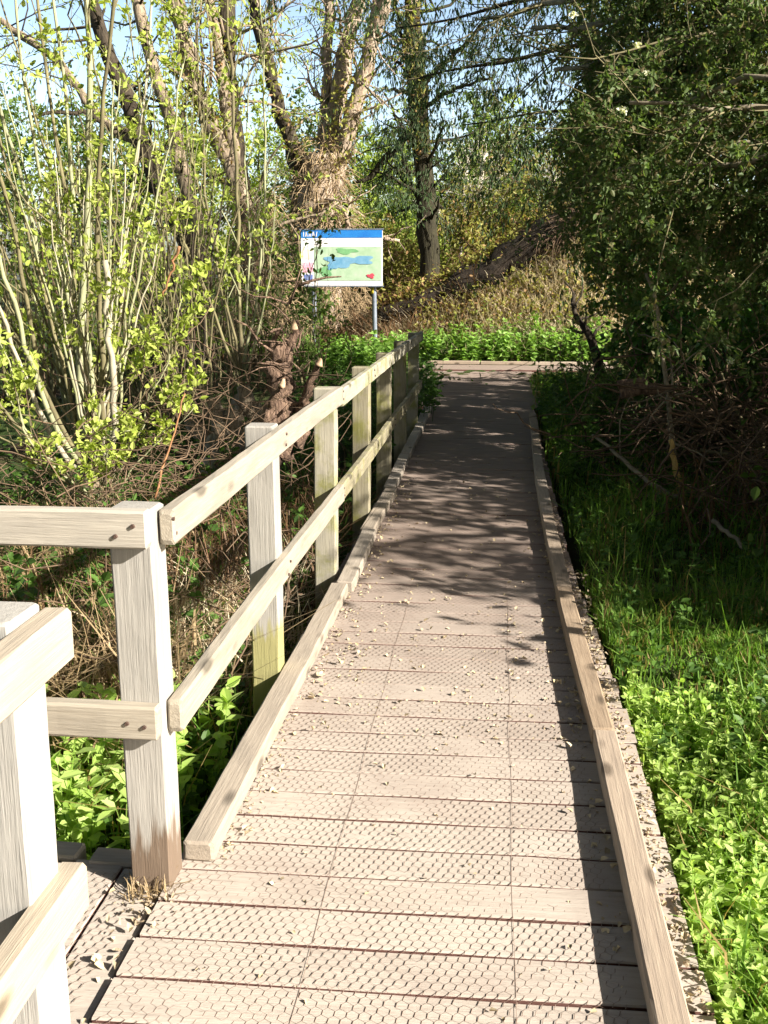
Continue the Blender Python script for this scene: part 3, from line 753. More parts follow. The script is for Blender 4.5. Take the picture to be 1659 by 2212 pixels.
coppice('coppiced_willow', 'slender straight willow poles standing just left of the map board', bD, stD,
        [M['bark_olive'], M['bark_stem']], 60, (.4, 1.1), 130, 5, .062, M['leaf_fresh'], fine=30)
for (px, py, Yd, n, lab) in ((300, 760, 13.2, 44, 'dense willow scrub with olive twigs in the left background below the leaning trunks'),
                             (610, 720, 14.2, 22, 'dark twiggy scrub directly left of the map board'),
                             (60, 760, 13.5, 40, 'leafy willow scrub at the far left edge behind the fanning stems'),
                             (470, 660, 15.2, 40, 'thin scrub of upright twigs in front of the old willow trunks')):
    b = at(px, py, Yd); b[2] = hgt(b[0], b[1])-.05; st = []
    for q in range(n):
        hh = rng.uniform(1.4, 3.4)*(0.62 if px == 610 else 1); d = rng.normal(0, .28, 2)*hh*.6; c = rng.normal(0, .55, 2)
        p0 = b+np.array([c[0], c[1]*.5, 0]); st.append((np.stack([p0, p0+[d[0]*.3, d[1]*.3, hh*.4], p0+[d[0], d[1], hh]]), rng.uniform(.010, .022), .005))
    coppice('willow_scrub', lab, b, st, [M['bark_olive'], M['twig'], M['bark_olive']], 150, (.3, .9), 270, 5, .07, M['leaf_spring'] if px != 610 else M['leaf_mid'], 'willow scrub on the left', stool=False, fine=120, spread=.05)

# ------------------------------------------------------------------ old willows behind
g17 = lambda px, Yd: np.array([at(px, 600, Yd)[0], Yd, float(hgt(at(px, 600, Yd)[0], Yd))-.1])
tw = dict(n=6, along=.5, rand=.8, bias=(0, 0, .25), wob=.25, t0=.3, rs=.24)
tw2 = dict(n=4, along=.5, rand=.8, bias=(0, 0, -.1), wob=.3, t0=.2, rs=.5)
dr = dict(wid=.32, up=.1, droop=.7, rand=.6)
b = g17(440, 17)
woody('leaning_willow', 'old willow leaning left with dark trunks, left of the big forked willow', 'tree', b,
      [(np.vstack([b, path([(415, 520), (350, 430), (300, 280), (255, 170), (210, 60), (180, -60)], 17)]), .19, .10),
       (np.vstack([b, path([(440, 560), (430, 500), (375, 300), (345, 175), (310, 80), (290, -60)], 17, 17.5)]), .16, .09),
       (np.vstack([path([(310, 310), (230, 280), (120, 120), (60, 90), (0, 40), (-60, 20)], 17)]), .08, .05),
       (np.vstack([path([(300, 290), (230, 270), (180, 240), (60, 250)], 17, 16)]), .06, .02)],
      M['bark_dark'], [(40, (.8, 2.2), tw), (200, (.3, .9), tw2)], M['leaf_fresh'], 1900, .085, lk=dr, mat_by={1: M['bark_willow'], 2: M['bark_willow']})
b = g17(545, 17.8)
woody('leaning_willow', 'old willow with pale ridged bark leaning left between the dark trunks and the forked willow', 'tree', b,
      [(np.vstack([b, path([(545, 470), (490, 350), (440, 250), (415, 175), (395, 90), (375, -60)], 17.8)]), .20, .12),
       (path([(520, 420), (500, 300), (478, 150), (465, 60), (440, -60)], 17.8, 18), .12, .08),
       (path([(525, 430), (505, 250), (492, 120), (490, -60)], 18, 18.4), .15, .14)],
      M['bark_willow'], [(36, (.8, 2.2), tw), (180, (.3, .9), tw2)], M['leaf_fresh'], 1700, .085, lk=dr, mat_by={2: M['bark_dark']})
b = g17(690, 21)
M['bark_lit'] = simple('sunlit_ridged_bark', (.43, .35, .27), (.19, .14, .10), 5, .95, 1., .05, (3.5, 3.5, .8))  # lighter willow bark; the sunlit look is put into its colour
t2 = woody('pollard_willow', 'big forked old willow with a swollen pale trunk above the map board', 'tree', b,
      [(np.vstack([b, path([(690, 470), (688, 400), (690, 330)], 21)]), .50, .40),
       (path([(665, 430), (650, 370), (620, 290), (590, 170), (560, 60), (530, -60)], 21, 20.6), .165, .10),
       (path([(715, 420), (735, 330), (762, 250), (790, 150), (812, 50), (818, -60)], 21, 20.8), .17, .12),
       (path([(700, 400), (715, 290), (735, 170), (757, 60), (785, -60)], 21.2, 21.6), .19, .13),
       (path([(695, 400), (700, 280), (708, 120), (715, -60)], 21.3, 21.8), .12, .09),
       (path([(808, 70), (830, 20), (840, -60)], 20.8, 20.6), .13, .10)],
      M['bark_lit'], [(70, (.6, 2.0), tw), (420, (.3, 1.), tw2)], M['leaf_spring'], 2300, .085, lk=dr, k=14, rough=.1, mat_by={1: M['bark_dark']})
# shaggy dead growth hanging on its trunk
M['creeper'] = simple('dead_creeper', (.46, .35, .21), (.24, .165, .09), 5, .9, 0, isl=.6)
def shaggy(root, cx, cy, zb, z0, z1, r0, r1, N):
    a = rng.uniform(0, 2*np.pi, N); t = rng.random(N)**1.3; z = z0+(z1-z0)*t
    rad = (r1+(r0-r1)*(1-t)**1.6*rng.random(N))*(1+.15*np.sin(a*3))
    p = np.stack([cx+np.cos(a)*rad, cy+np.sin(a)*rad, z], 1)
    dd = norm(np.stack([np.cos(a)*.5+rng.normal(0, .35, N), np.sin(a)*.5, rng.normal(-.3, .7, N)], 1)); T0 = np.zeros((N, 5, 3)); T0[:, 0] = p
    for k in range(1, 5):
        dd = norm(dd+rng.standard_normal((N, 3))*.28+[0, 0, -.25]); T0[:, k] = T0[:, k-1]+dd*rng.uniform(.05, .16, (N, 1))
    B = Buf(); add_tubes(B, T0, np.repeat(np.linspace(.009, .004, 5)[None], N, 0), 3); B.build('dead_creeper', M['creeper'], root)
def sprouts(root, name, lines, N, spread, mat, size):
    P = np.concatenate([limb(l_, 1, 1, 16)[0] for l_ in lines]); p, T, _, _ = sample(P, N, 0.)
    p = p+norm(rng.standard_normal((N, 3)))*spread*rng.uniform(.6, 1.6, (N, 1)); leafmesh(name, mat, root, p, T, size, wid=.5, up=.3, droop=.5)
c = at(690, 400, 21)
shaggy(t2, c[0], 21, 0, .6, 4.1, 1.15, .42, 2300)
sprouts(t2, 'foliage', [path([(690, 400), (735, 250), (757, 60)], 20.9), path([(700, 380), (770, 230), (812, 60)], 20.7), path([(655, 360), (600, 200), (560, 60)], 20.5)], 650, .26, M['leaf_tan'], .10)
lw2 = bpy.data.objects['leaning_willow.001']; c = at(535, 440, 17.8)
shaggy(lw2, c[0]+.1, 17.8, 0, .4, 3.0, .9, .25, 1300)
sprouts(lw2, 'foliage', [path([(520, 420), (440, 250), (395, 90)], 17.7), path([(505, 300), (470, 60)], 17.9)], 700, .22, M['leaf_tan'], .085)
b = g17(932, 22)
M['bark_mossy_shaded'] = simple('mossy_shaded_bark', (.048, .044, .024), (.020, .017, .012), 6, .95, 1., .04, (4, 4, .7))  # mossy bark; the shade this trunk stands in is put into its colour
t3 = woody('alder_tree', 'slim dark straight trunk standing alone right of the map board', 'tree', b,
      [(np.vstack([b, path([(930, 560), (917, 380), (902, 230), (893, 100), (886, -80)], 22)]), .24, .17),
       (path([(908, 265), (880, 290), (840, 335), (795, 388), (770, 392)], 22, 21.5), .10, .04),
       (path([(915, 365), (880, 370), (845, 365)], 22, 21.6), .05, .015), (path([(918, 375), (945, 350), (960, 345)], 22, 21.6), .03, .01),
       (path([(895, 180), (950, 150), (1000, 100), (1060, 30)], 22, 21), .07, .02), (path([(905, 240), (980, 190), (1060, 170)], 22, 20.5), .06, .02),
       (path([(890, 120), (860, 60), (850, -40)], 22, 22.5), .06, .03), (path([(900, 210), (850, 190), (800, 200)], 22, 21), .05, .015)],
      M['bark_mossy_shaded'], [(90, (.7, 2.), dict(tw, bias=(0, 0, -.1))), (420, (.3, .8), dict(tw2, bias=(0, 0, -.6)))], M['leaf_blue'], 6500, .085, lk=dict(wid=.28, up=.1, droop=1.3, rand=.4))
sprouts(t3, 'ivy_foliage', [path([(912, 330), (902, 230), (893, 100), (888, -40)], 21.8)], 900, .2, M['leaf_tan'], .09)
# birches
for j, (pp, Yd, r, lab) in enumerate(((([(1003, 620), (1010, 520), (1022, 440), (1042, 365), (1050, 330)]), 24, .085, 'white birch stem leaning right, nearest to the slim dark trunk'),
                                  (([(992, 620), (1000, 470), (1002, 400), (1012, 340)]), 25, .05, 'thin pale birch stem close left of the leaning white birch'),
                                  (([(1195, 450), (1192, 400), (1186, 355)]), 30, .07, 'white birch stem farther right in the scrub under the dark canopy'),
                                  (([(965, 560), (960, 500), (955, 450)]), 29, .06, 'short white birch stem just right of the slim dark trunk'))):
    b = path(pp, Yd)[0].copy(); b[2] = hgt(b[0], b[1])-.1
    woody('birch_tree', lab, 'tree', b, [(np.vstack([b, path(pp, Yd)]), r, r*.6)], M['birch'],
          [(26, (.5, 1.4), dict(tw, t0=.6)), (160, (.3, .7), tw2)], M['leaf_spring'], 380, .08, 'white birches behind the bank', lk=dr, k=7)

# ------------------------------------------------------------------ bank, fallen trunk, dead bracken
pts = path([(820, 690), (900, 668), (1000, 625), (1080, 575), (1160, 528), (1260, 465)], 19.9, 20.2)
ft = thing('fallen_tree', 'dark fallen tree trunk overhung with brown dead growth on the bank', 'fallen tree', pts[0])
M['shaded_bark'] = simple('shaded_bark', (.030, .022, .016), (.010, .008, .006), 7, .95, 1., .05)  # shade on the fallen trunk put into a near-black bark colour
B = Buf(); P, rr = limb(pts, .22, .37, 22, .03); add_tubes(B, P, rr*(1+.08*rng.standard_normal(22)), 14, .08); B.build('trunk', M['shaded_bark'], ft)
T1, r1 = grow(P+[0, .22, .22], rr, 620, (.25, .6), 5, .2, .6, (0, -.05, .9), .35, .2, .02, .02, .006)
T1[:, 0, 2] += .1
B = Buf(); add_tubes(B, T1, r1, 3); B.build('dead_stems', M['bracken_dark'], ft)
p, T, _, _ = sample(P, 1500, 0.); p = p+rng.normal(0, .16, p.shape)+[0, 0, .34]; leafmesh('foliage', M['leaf_tan'], ft, p, T, .075, wid=.55)
q = at(1235, 490, 19.9); T1, r1 = grow(np.stack([q+[-.6, 0, -.3], q, q+[.3, 0, .3]])[None], np.full((1, 3), .03), 160, (.4, 1.0), 5, .2, .8, (-.5, -.3, 0), .25, .2, .1, .3, .006)
B = Buf(); add_tubes(B, T1, r1, 3); B.build('root_mass', M['twig'], ft)
def bank_pts(N, xa, xb, ya, yb):
    x = rng.uniform(xa, xb, N); y = rng.uniform(ya, yb, N); return onground(x, y)
p = bank_pts(15000, -2.6, 4.2, 18.75, 20.5)
V, Fq = blades(p, rng.uniform(.18, .5, len(p)), rng.uniform(.012, .03, len(p)), .8, .9, dirs=np.array([0, -.3, 0]))
tag(mesh_obj('dead_bracken', V, [Fq], M['bracken'], None, False), kind='stuff')
p = bank_pts(7000, -6.5, -.2, 18.8, 22.)
V, Fq = blades(p, rng.uniform(.25, .8, len(p)), rng.uniform(.012, .03, len(p)), .7, .8)
tag(mesh_obj('dead_bracken', V, [Fq], M['bracken_dark'], None, False), kind='stuff')
p = bank_pts(6000, -1.6, 4., 19.2, 20.6)+np.array([0, 0, 1.])*rng.uniform(.1, .55, (6000, 1))
V, Fq = leaves(p, np.zeros_like(p), .07, wid=.7); tag(mesh_obj('bramble_leaves', V, [Fq], M['leaf_tan'], None, False), kind='stuff')
N = 420
nettles('nettle_bed', 'bright green nettles beyond the far end of the boardwalk', 'nettles', rng.uniform(-1.5, 2.0, N), 18.56+np.abs(rng.normal(0, .30, N)), rng.uniform(.28, .58, N), M['nettle_far'], .11, 6)
N = 300
nettles('nettle_bed', 'nettles under the map board', 'nettles', rng.uniform(-4., -1.5, N), rng.uniform(16.8, 18.4, N), rng.uniform(.3, .6, N), M['nettle_far'], .11, 6)
# shrubs behind the bank
for (px, py, Yd, rw, hh, mt, lab) in ((850, 560, 23, 1.1, 2.1, 'leaf_tan', 'olive scrub bush directly behind the map board'),
        (790, 470, 25, 1.2, 2.9, 'leaf_tan', 'tan and green bush between the forked willow and the slim dark trunk'),
        (1075, 520, 23, 1.3, 2.9, 'leaf_tan', 'olive bush behind the fallen trunk, right of the leaning birch'),
        (1180, 450, 23.5, 1.5, 3.7, 'leaf_tan', 'tall olive bush at the upper end of the fallen trunk'),
        (980, 540, 27, 1.5, 3.0, 'leaf_spring', 'yellow green bush in the gap right of the slim dark trunk'),
        (620, 560, 19.5, .9, 2.0, 'leaf_mid', 'dark bush at the left foot of the forked willow'),
        (1290, 480, 23, 1.6, 4.2, 'leaf_olive', 'dark olive bush beyond the sunlit bank under the canopy'),
        (880, 500, 31, 2., 3.4, 'leaf_spring', 'pale green bush far behind the slim dark trunk'),
        (1110, 420, 30, 2.2, 4.6, 'leaf_mid', 'mid green bush far behind the birches'),
        (720, 560, 23.5, 1., 2., 'leaf_tan', 'brown green scrub close behind the forked willow trunk')):
    b = at(px, 600, Yd); b[2] = hgt(b[0], b[1])-.1; lm = []
    for q in range(9):
        c = rng.normal(0, rw*.4, 2); e = rng.normal(0, rw*.55, 2); h2 = hh*rng.uniform(.6, 1.)
        lm.append((np.stack([b+[c[0]*.4, c[1]*.4, 0], b+[c[0], c[1], h2*.5], b+[e[0], e[1], h2]]), .03, .008))
    root = thing('bush', lab, 'bush', b, 'bushes behind the bank')
    Pm = np.concatenate([limb(*l_, 12, .02)[0] for l_ in lm]); Rm = np.concatenate([limb(*l_, 12)[1] for l_ in lm])
    B = Buf(); add_tubes(B, Pm, Rm, 5); T1, r1 = grow(Pm, Rm, 150, (.4, 1.2), 5, .5, .9, (0, 0, .15), 0, .25, .15, .5, .005); add_tubes(B, T1, r1, 3)
    T2, r2 = grow(T1, r1, 700, (.2, .5), 4, .4, .9, (0, 0, .1), 0, .3, .2, .5, .003); add_tubes(B, T2, r2, 3); B.build('branches', M['twig'], root)
    p, T = clusters(T2, 1500, 4, .05); leafmesh('foliage', M[mt], root, p, T, .085*(Yd/23), wid=.6)
# distant trees
far = [(-60, 46, 8.0), (70, 50, 8.6), (190, 44, 7.4), (300, 52, 8.4), (420, 47, 7.6), (560, 55, 8.6), (700, 48, 7.4), (800, 57, 8.4), (870, 45, 6.2), (980, 50, 7.0), (1040, 42, 6.2), (1120, 47, 6.8), (1220, 52, 7.6), (1330, 46, 8), (1460, 50, 10), (1600, 46, 10)]
names = ['far left edge', 'left of the tall vertical stem', 'behind the tall vertical stem', 'between the leaning trunks', 'behind the leaning dark trunk', 'behind the pale leaning trunk',
         'behind the forked trunk', 'in the gap left of the slim dark trunk', 'just left of the slim dark trunk', 'in the gap right of the slim dark trunk', 'behind the leaning birch', 'behind the olive bushes', 'above the fallen trunk', 'behind the dark canopy', 'right background behind the canopy', 'far right background']
for (px, Yd, hh), nm in zip(far, names):
    b = at(px, 600, Yd); b[2] = -.2
    tip = b+[rng.normal(0, .4), 0, hh]
    lm = [(np.stack([b, (b+tip)/2+rng.normal(0, .2, 3), tip]), .16, .03)]
    woody('background_tree', 'pale green distant tree, '+nm, 'tree', b, lm, M['bark_olive'],
          [(46, (1.4, 3.2), dict(tw, t0=.12, bias=(0, 0, .15), rs=.4)), (420, (.6, 1.4), tw2)], M['leaf_spring'] if Yd % 2 else M['leaf_mid'], 5200, .20, 'trees in the far background', lk=dict(wid=.6), k=7)

# ------------------------------------------------------------------ right: overhanging dark trees and brush
def rtree(name, label, base, limbs, bark, n1, n2, nl, lmat, ls, lk, l1=(.6, 1.8), l2=(.25, .8), filt=keep_shade, droop=-.15, group=None):
    return woody(name, label, 'tree', base, limbs, bark, [(n1, l1, dict(tw, bias=(-.1, 0, droop), rs=.34)), (n2, l2, dict(tw2, bias=(0, 0, droop-.1)))],
                 lmat, nl, ls, group, filt, lk=lk, twig_mat=M['bark_olive'])
bR = np.array([4.6, 8.6, -.1]); tr = np.array([[4.6, 8.6, -.1], [4.5, 8.6, 1.8], [4.7, 8.7, 4.2], [4.5, 8.9, 6.2]])
lm = [(tr, .22, .08)]
def lim(pts, Y0, Y1, r0, r1, zt): lm.append((np.vstack([[4.55, 8.65, zt], path(pts, Y0, Y1)]), r0, r1))
lim([(1800, 20), (1500, 85), (1350, 130), (1200, 150)], 8.4, 10.5, .07, .02, 3.0)
lim([(1800, 235), (1560, 240), (1430, 232), (1360, 222)], 7.2, 7.0, .05, .012, 2.6)
lim([(1780, 320), (1640, 350), (1560, 378), (1500, 350), (1375, 358), (1330, 365)], 7.5, 8.0, .055, .012, 2.4)
lim([(1750, 130), (1600, 190), (1480, 200), (1300, 290)], 7.4, 8.4, .045, .01, 2.7)
lim([(1750, 310), (1600, 314), (1480, 318)], 7.9, 8.2, .04, .01, 2.5)
lim([(1700, 390), (1600, 450), (1520, 560), (1440, 640)], 8.2, 8.6, .035, .01, 2.3)
lim([(1700, -60), (1500, -10), (1300, 60), (1150, 60)], 9, 11.5, .07, .02, 4.4)
lim([(1700, -120), (1450, -80), (1250, 0), (1050, 40)], 9.5, 12.5, .07, .02, 4.9)
lim([(1640, 250), (1500, 330), (1380, 420), (1280, 440)], 9, 10, .05, .012, 2.6)
lim([(1600, 100), (1450, 180), (1300, 220), (1220, 330)], 9, 11, .05, .012, 3.2)
lim([(1750, 480), (1600, 520), (1480, 540)], 8.6, 9.4, .04, .012, 1.7)
rtree('overhanging_tree', 'dark olive tree reaching over from the right edge with bare grey boughs', bR, lm, M['branch_grey'], 300, 2600, 130000, M['leaf_olive'], .041, dict(wid=.6, droop=.15, rand=.9), filt=keep_olive)
bR2 = np.array([4.2, 13.2, 0.]); lm = [(np.array([[4.2, 13.2, 0], [4.1, 13.2, 2.5], [3.9, 13.4, 5], [3.6, 13.6, 8]]), .24, .07)]
def lim2(pts, Y0, Y1, r0, r1, zt): lm.append((np.vstack([[4.05, 13.3, zt], path(pts, Y0, Y1)]), r0*.7, r1*.5))
lim2([(1450, 60), (1250, 100), (1050, 130), (900, 170)], 13, 13.8, .09, .02, 3.6)
lim2([(1450, -50), (1250, -20), (1050, 20), (860, 60)], 13.4, 14.4, .09, .02, 4.6)
lim2([(1400, 200), (1250, 240), (1120, 250), (1000, 270)], 12.8, 13.6, .07, .015, 3.2)
lim2([(1450, 330), (1300, 360), (1220, 400)], 12.8, 13, .06, .015, 2.6)
lim2([(1400, -200), (1200, -160), (1000, -120), (850, -60)], 13.6, 14.6, .09, .02, 5.8)
lim2([(1500, 120), (1350, 250), (1200, 300)], 13, 13.4, .07, .015, 3.4)
lim2([(1300, -260), (1000, -320), (700, -300), (500, -250)], 12.4, 13.2, .09, .02, 6.2)
lim2([(1300, -500), (1000, -600), (750, -620)], 11.6, 12, .09, .02, 7.4)
lim2([(1350, -450), (1150, -560), (950, -520)], 10.4, 9.8, .08, .02, 6.6)
lim2([(1250, -200), (1100, -260), (900, -260)], 14.4, 15.6, .08, .02, 6.8)
lim2([(1550, 420), (1400, 430), (1280, 470)], 12.6, 12.4, .05, .015, 2.3)
rtree('overhanging_tree', 'blue green tree with drooping sprays of narrow leaves hanging over the far boardwalk', bR2, lm, M['bark_dark'], 330, 2900, 46000, M['leaf_blue'], .074, dict(wid=.30, droop=1.1, rand=.5), droop=-.3, filt=keep_blue)
ot = bpy.data.objects['overhanging_tree']
for px, py, Yd in ((1375, 98, 7.2), (1392, 160, 7.2), (1346, 240, 7.3), (1492, 240, 7.), (1366, 352, 7.6), (1578, 780, 7.4), (1240, 30, 8)):
    q = at(px, py, Yd)+rng.normal(0, .009, (26, 3)); V, Fq = leaves(q, np.tile([-.2, -.9, .2], (26, 1)), .02, wid=.95, rand=1.3)
    mesh_obj('white_tuft', V, [Fq], M['tuft'], ot, False)  # small round clusters of white leaves
# ivy and bramble thickets
def thicket(name, label, c, rx_, ry_, hh, n, lmat, nl, ls, group, filt=None, cat='bush', twm='twig', wid=.85):
    c = np.array(c, float); c[2] = hgt(c[0], c[1]); root = thing(name, label, cat, c, group); st = []
    for q in range(n):
        a = rng.uniform(0, 6.28); r = math.sqrt(rng.random()); p0 = c+[math.cos(a)*r*rx_*.7, math.sin(a)*r*ry_*.7, -.05]
        r2 = rng.uniform(.5, 1.1); p2 = c+[math.cos(a)*r2*rx_, math.sin(a)*r2*ry_, hh*rng.uniform(.35, 1)*(1.2-.5*r2)]
        st.append((np.stack([p0, (p0+p2)/2+[0, 0, hh*.2], p2]), .016, .005))
    Pm = np.concatenate([limb(*l_, 10, .03)[0] for l_ in st]); Rm = np.concatenate([limb(*l_, 10)[1] for l_ in st])
    B = Buf(); add_tubes(B, Pm, Rm, 5); T1, r1 = grow(Pm, Rm, n*9, (.3, .9), 5, .4, .9, (0, 0, .05), .05, .3, .1, .5, .003); add_tubes(B, T1, r1, 3)
    B.build('stems', M[twm], root)
    p, T, _, _ = sample(T1, nl, .1); p = p+rng.normal(0, .04, p.shape)
    leafmesh('foliage', M[lmat], root, p, T, ls, wid=wid, up=.8, droop=.2)
    return root
thicket('ivy_thicket', 'dark ivy thicket beside the sunlit bank on the right of the far boardwalk', (2.3, 12.4, 0), 1.0, 1.1, 2.3, 34, 'leaf_ivy', 6500, .085, 'thickets on the right')
thicket('ivy_thicket', 'taller ivy and bramble thicket at the right edge under the grey boughs', (2.75, 10.4, 0), 1.1, 1.3, 2.3, 36, 'leaf_ivy', 8000, .075, 'thickets on the right')
thicket('bramble_thicket', 'dark bramble thicket behind the brush pile on the right', (2.3, 9.2, 0), .9, .7, 1.3, 30, 'leaf_dark', 3600, .055, 'thickets on the right', wid=.7)
thicket('bramble_thicket', 'low dark bramble patch between the landing and the brush pile', (1.75, 10.8, 0), .8, 1.3, .7, 28, 'leaf_dark', 2600, .055, 'thickets on the right', wid=.7)
thicket('bramble_thicket', 'dark scrub at the right of the landing beside the crooked stump', (2.9, 15.4, 0), 1.1, 1.2, 1.9, 30, 'leaf_dark', 4200, .08, 'thickets on the right', wid=.7)
# brush pile
c = np.array([1.75, 8.5, -.05]); bp = thing('brush_pile', 'tangled heap of dead brown branches on the right verge', 'brush pile', c)
def tangle(N, c, sp, L, r, n=7, wob=.28, grav=.05, up=.1):
    p = c+rng.standard_normal((N, 3))*sp; p[:, 2] = np.maximum(p[:, 2], hgt(p[:, 0], p[:, 1])+.02)
    d = norm(rng.standard_normal((N, 3))*[1, 1, .45]+[0, 0, up]); o = np.zeros((N, n, 3)); o[:, 0] = p; ln = rng.uniform(*L, N)/(n-1)
    for s in range(1, n):
        d = norm(d+rng.standard_normal((N, 3))*wob+[0, 0, -grav]); o[:, s] = o[:, s-1]+d*ln[:, None]
    o[..., 2] = np.maximum(o[..., 2], hgt(o[..., 0], o[..., 1])+.01)
    if c[0] < 0: o[..., 0] = np.minimum(o[..., 0], -1.0-.1*rng.random(o[..., 0].shape))
    r0 = rng.uniform(*r, N); return o, r0[:, None]*np.linspace(1, .4, n)[None]
P, rr = tangle(420, c+[.35, .1, .35], np.array([.55, .35, .22]), (.4, 1.3), (.004, .013)); B = Buf(); add_tubes(B, P, rr, 4); B.build('twigs', M['twig'], bp)
P, rr = tangle(16, c+[.25, 0, .3], np.array([.4, .3, .15]), (.5, 1.2), (.009, .02), wob=.2); B = Buf(); add_tubes(B, P, rr, 6); B.build('branches', M['bark_olive'], bp)
for pts, r in (([(1340, 850), (1390, 838), (1450, 842)], .05), ([(1335, 832), (1400, 822)], .035)):
    B = Buf(); P, rr = limb(path(pts, 8.2), r, r*.85, 8); add_tubes(B, P, rr, 9, .05); B.build('log', M['stump'], bp)
c2 = np.array([2.15, 7.1, .1]); bp2 = thing('brush_pile', 'lower brown brushwood and dead bracken at the right edge nearer the viewer', 'brush pile', c2)
P, rr = tangle(330, c2+[.1, 0, .15], np.array([.4, .45, .2]), (.3, .9), (.003, .009)); B = Buf(); add_tubes(B, P, rr, 4); B.build('twigs', M['twig'], bp2)
p = np.stack([rng.normal(c2[0]+.1, .4, 900), rng.normal(c2[1], .45, 900)], 1); p = onground(p[:, 0], p[:, 1])
V, Fq = blades(p, rng.uniform(.2, .6, 900), .014, .8, .9); mesh_obj('dead_fronds', V, [Fq], M['bracken_dark'], bp2, False)
def stick(name, label, cat, pts, Y0, Y1, r0, r1, mat, k=7, side=0):
    p = path(pts, Y0, Y1); o = thing(name, label, cat, p[0]); B = Buf(); P, rr = limb(p, r0, r1, 12, .006); add_tubes(B, P, rr, k, .06)
    if side:
        T1, r1_ = grow(P, rr, side, (.15, .6), 5, .4, .9, (0, 0, .1), 0, .25, .15, .5, .003); add_tubes(B, T1, r1_, 4)
    B.build('stem', mat, o); return o
stick('dead_sapling', 'thin bent dead sapling rising out of the brush pile', 'sapling', [(1470, 1075), (1452, 960), (1440, 850), (1425, 700), (1418, 640), (1395, 590)], 8.1, 8.1, .022, .012, M['branch_grey'], side=14)
o = stick('snapped_stake', 'pale splintered stick standing in the dark verge below the brush pile', 'stick', [(1476, 1090), (1466, 1050), (1455, 985), (1448, 950)], 7.9, 7.9, .030, .018, M['splinter'])
stick('fallen_branch', 'long straight fallen branch slanting down to the right across the dark verge', 'branch', [(1280, 940), (1340, 985), (1410, 1050), (1490, 1095)], 8.4, 7.4, .012, .022, M['branch_grey'], side=4)
stick('fallen_branch', 'short grey branch lying in the grass at the right edge', 'branch', [(1540, 1125), (1585, 1160), (1620, 1190)], 6.4, 6.0, .016, .010, M['branch_grey'])
stick('crooked_stump', 'dark crooked dead tree stump at the right end of the sunlit nettles', 'tree stump', [(1300, 830), (1292, 780), (1275, 720), (1262, 700), (1240, 690), (1237, 655), (1240, 635)], 15.6, 15.6, .095, .025, M['bark_dark'], side=16)

# off-frame trees on the right whose shade falls over the far boardwalk
for (x, y, hh, n, lab) in ((5.2, 3.9, 4.3, 1700, 'loose green tree right of the verge nearest the viewer, outside the picture'), (5.8, 6.0, 4.3, 9500, 'leafy tree outside the picture right of the brush pile'),
                           (6.4, 8.6, 5.0, 11000, 'leafy tree outside the picture behind the overhanging tree'), (6.6, 11.2, 6., 18000, 'tall tree outside the picture at the far right')):
    b = np.array([x, y, 0.]); b[2] = hgt(x, y)-.1; lm = [(np.stack([b, b+[.1, .1, hh*.5], b+[0, 0, hh]]), .14, .04)]
    for q in range(10):
        a = rng.uniform(0, 6.28); z = hh*rng.uniform(.12, .8); lm.append((np.stack([b+[0, 0, z], b+[math.cos(a)*.9, math.sin(a)*.7, z+.4], b+[math.cos(a)*1.9, math.sin(a)*1.4, z+.5]]), .045, .012))
    rtree('shade_tree', lab, b, lm, M['bark_dark'], 110, 900, n, M['leaf_mid'], .10, dict(wid=.6), l1=(.5, 1.5), droop=0., group='shade trees on the right', filt=keep_low)

# unseen trees added round the viewer to block sky light and deepen shade
for (x, y, hh, lab) in ((-4.5, -3.5, 9., 'added sky-blocking tree outside the picture behind the viewer on the left'), (.5, -7., 10., 'added sky-blocking tree outside the picture straight behind the viewer'), (-7.5, 1., 8., 'added sky-blocking tree outside the picture left of the side path'), (-2.6, -1.6, 9., 'tall added sky-blocking tree outside the picture close behind the viewer, its crown above the path'), (3.2, -5.5, 8., 'added sky-blocking tree outside the picture behind the viewer on the right')):
    b = np.array([x, y, 0.]); b[2] = hgt(x, y)-.1; lm = [(np.stack([b, b+[.1, .1, hh*.5], b+[0, 0, hh]]), .2, .04)]
    for q in range(16):
        a = rng.uniform(0, 6.28); z = hh*rng.uniform(.5 if x > -3 else .15, .85); lm.append((np.stack([b+[0, 0, z], b+[math.cos(a)*1.4, math.sin(a)*1.4, z+.5], b+[math.cos(a)*2.8, math.sin(a)*2.8, z+.8]]), .06, .012))
    rtree('sky_block_tree', lab, b, lm, M['bark_dark'], 150, 1000, 15000, M['leaf_mid'], .22, dict(wid=.7), l1=(.8, 2.), droop=0., group='added trees blocking sky light', filt=keep_sky_block)

# ------------------------------------------------------------------ broken willow stump behind the railing
bs = at(625, 900, 8.0); bs[2] = hgt(bs[0], bs[1])-.05
st = thing('broken_stump', 'torn reddish brown willow stump with jagged arms behind the railing', 'tree stump', bs)
for nm, pts, Y0, Y1, r0, r1 in (('trunk', [(600, 985), (605, 930), (605, 850), (605, 790), (600, 740)], 8.0, 8.0, .13, .085), ('arm', [(605, 800), (622, 760), (640, 715), (640, 692)], 8.0, 7.9, .075, .012),
                            ('arm', [(570, 950), (585, 880), (608, 830)], 7.8, 7.7, .075, .02), ('arm', [(640, 960), (655, 890), (675, 820), (690, 780)], 8.0, 7.9, .055, .022), ('arm', [(600, 790), (585, 765), (590, 735), (605, 715)], 8.0, 7.9, .05, .012)):
    B = Buf(); P, rr = limb(path(pts, Y0, Y1), r0, r1, 14, .012); add_tubes(B, P, rr*(1+.13*rng.standard_normal(14)), 11, .16); B.build(nm, M['stump'], st)
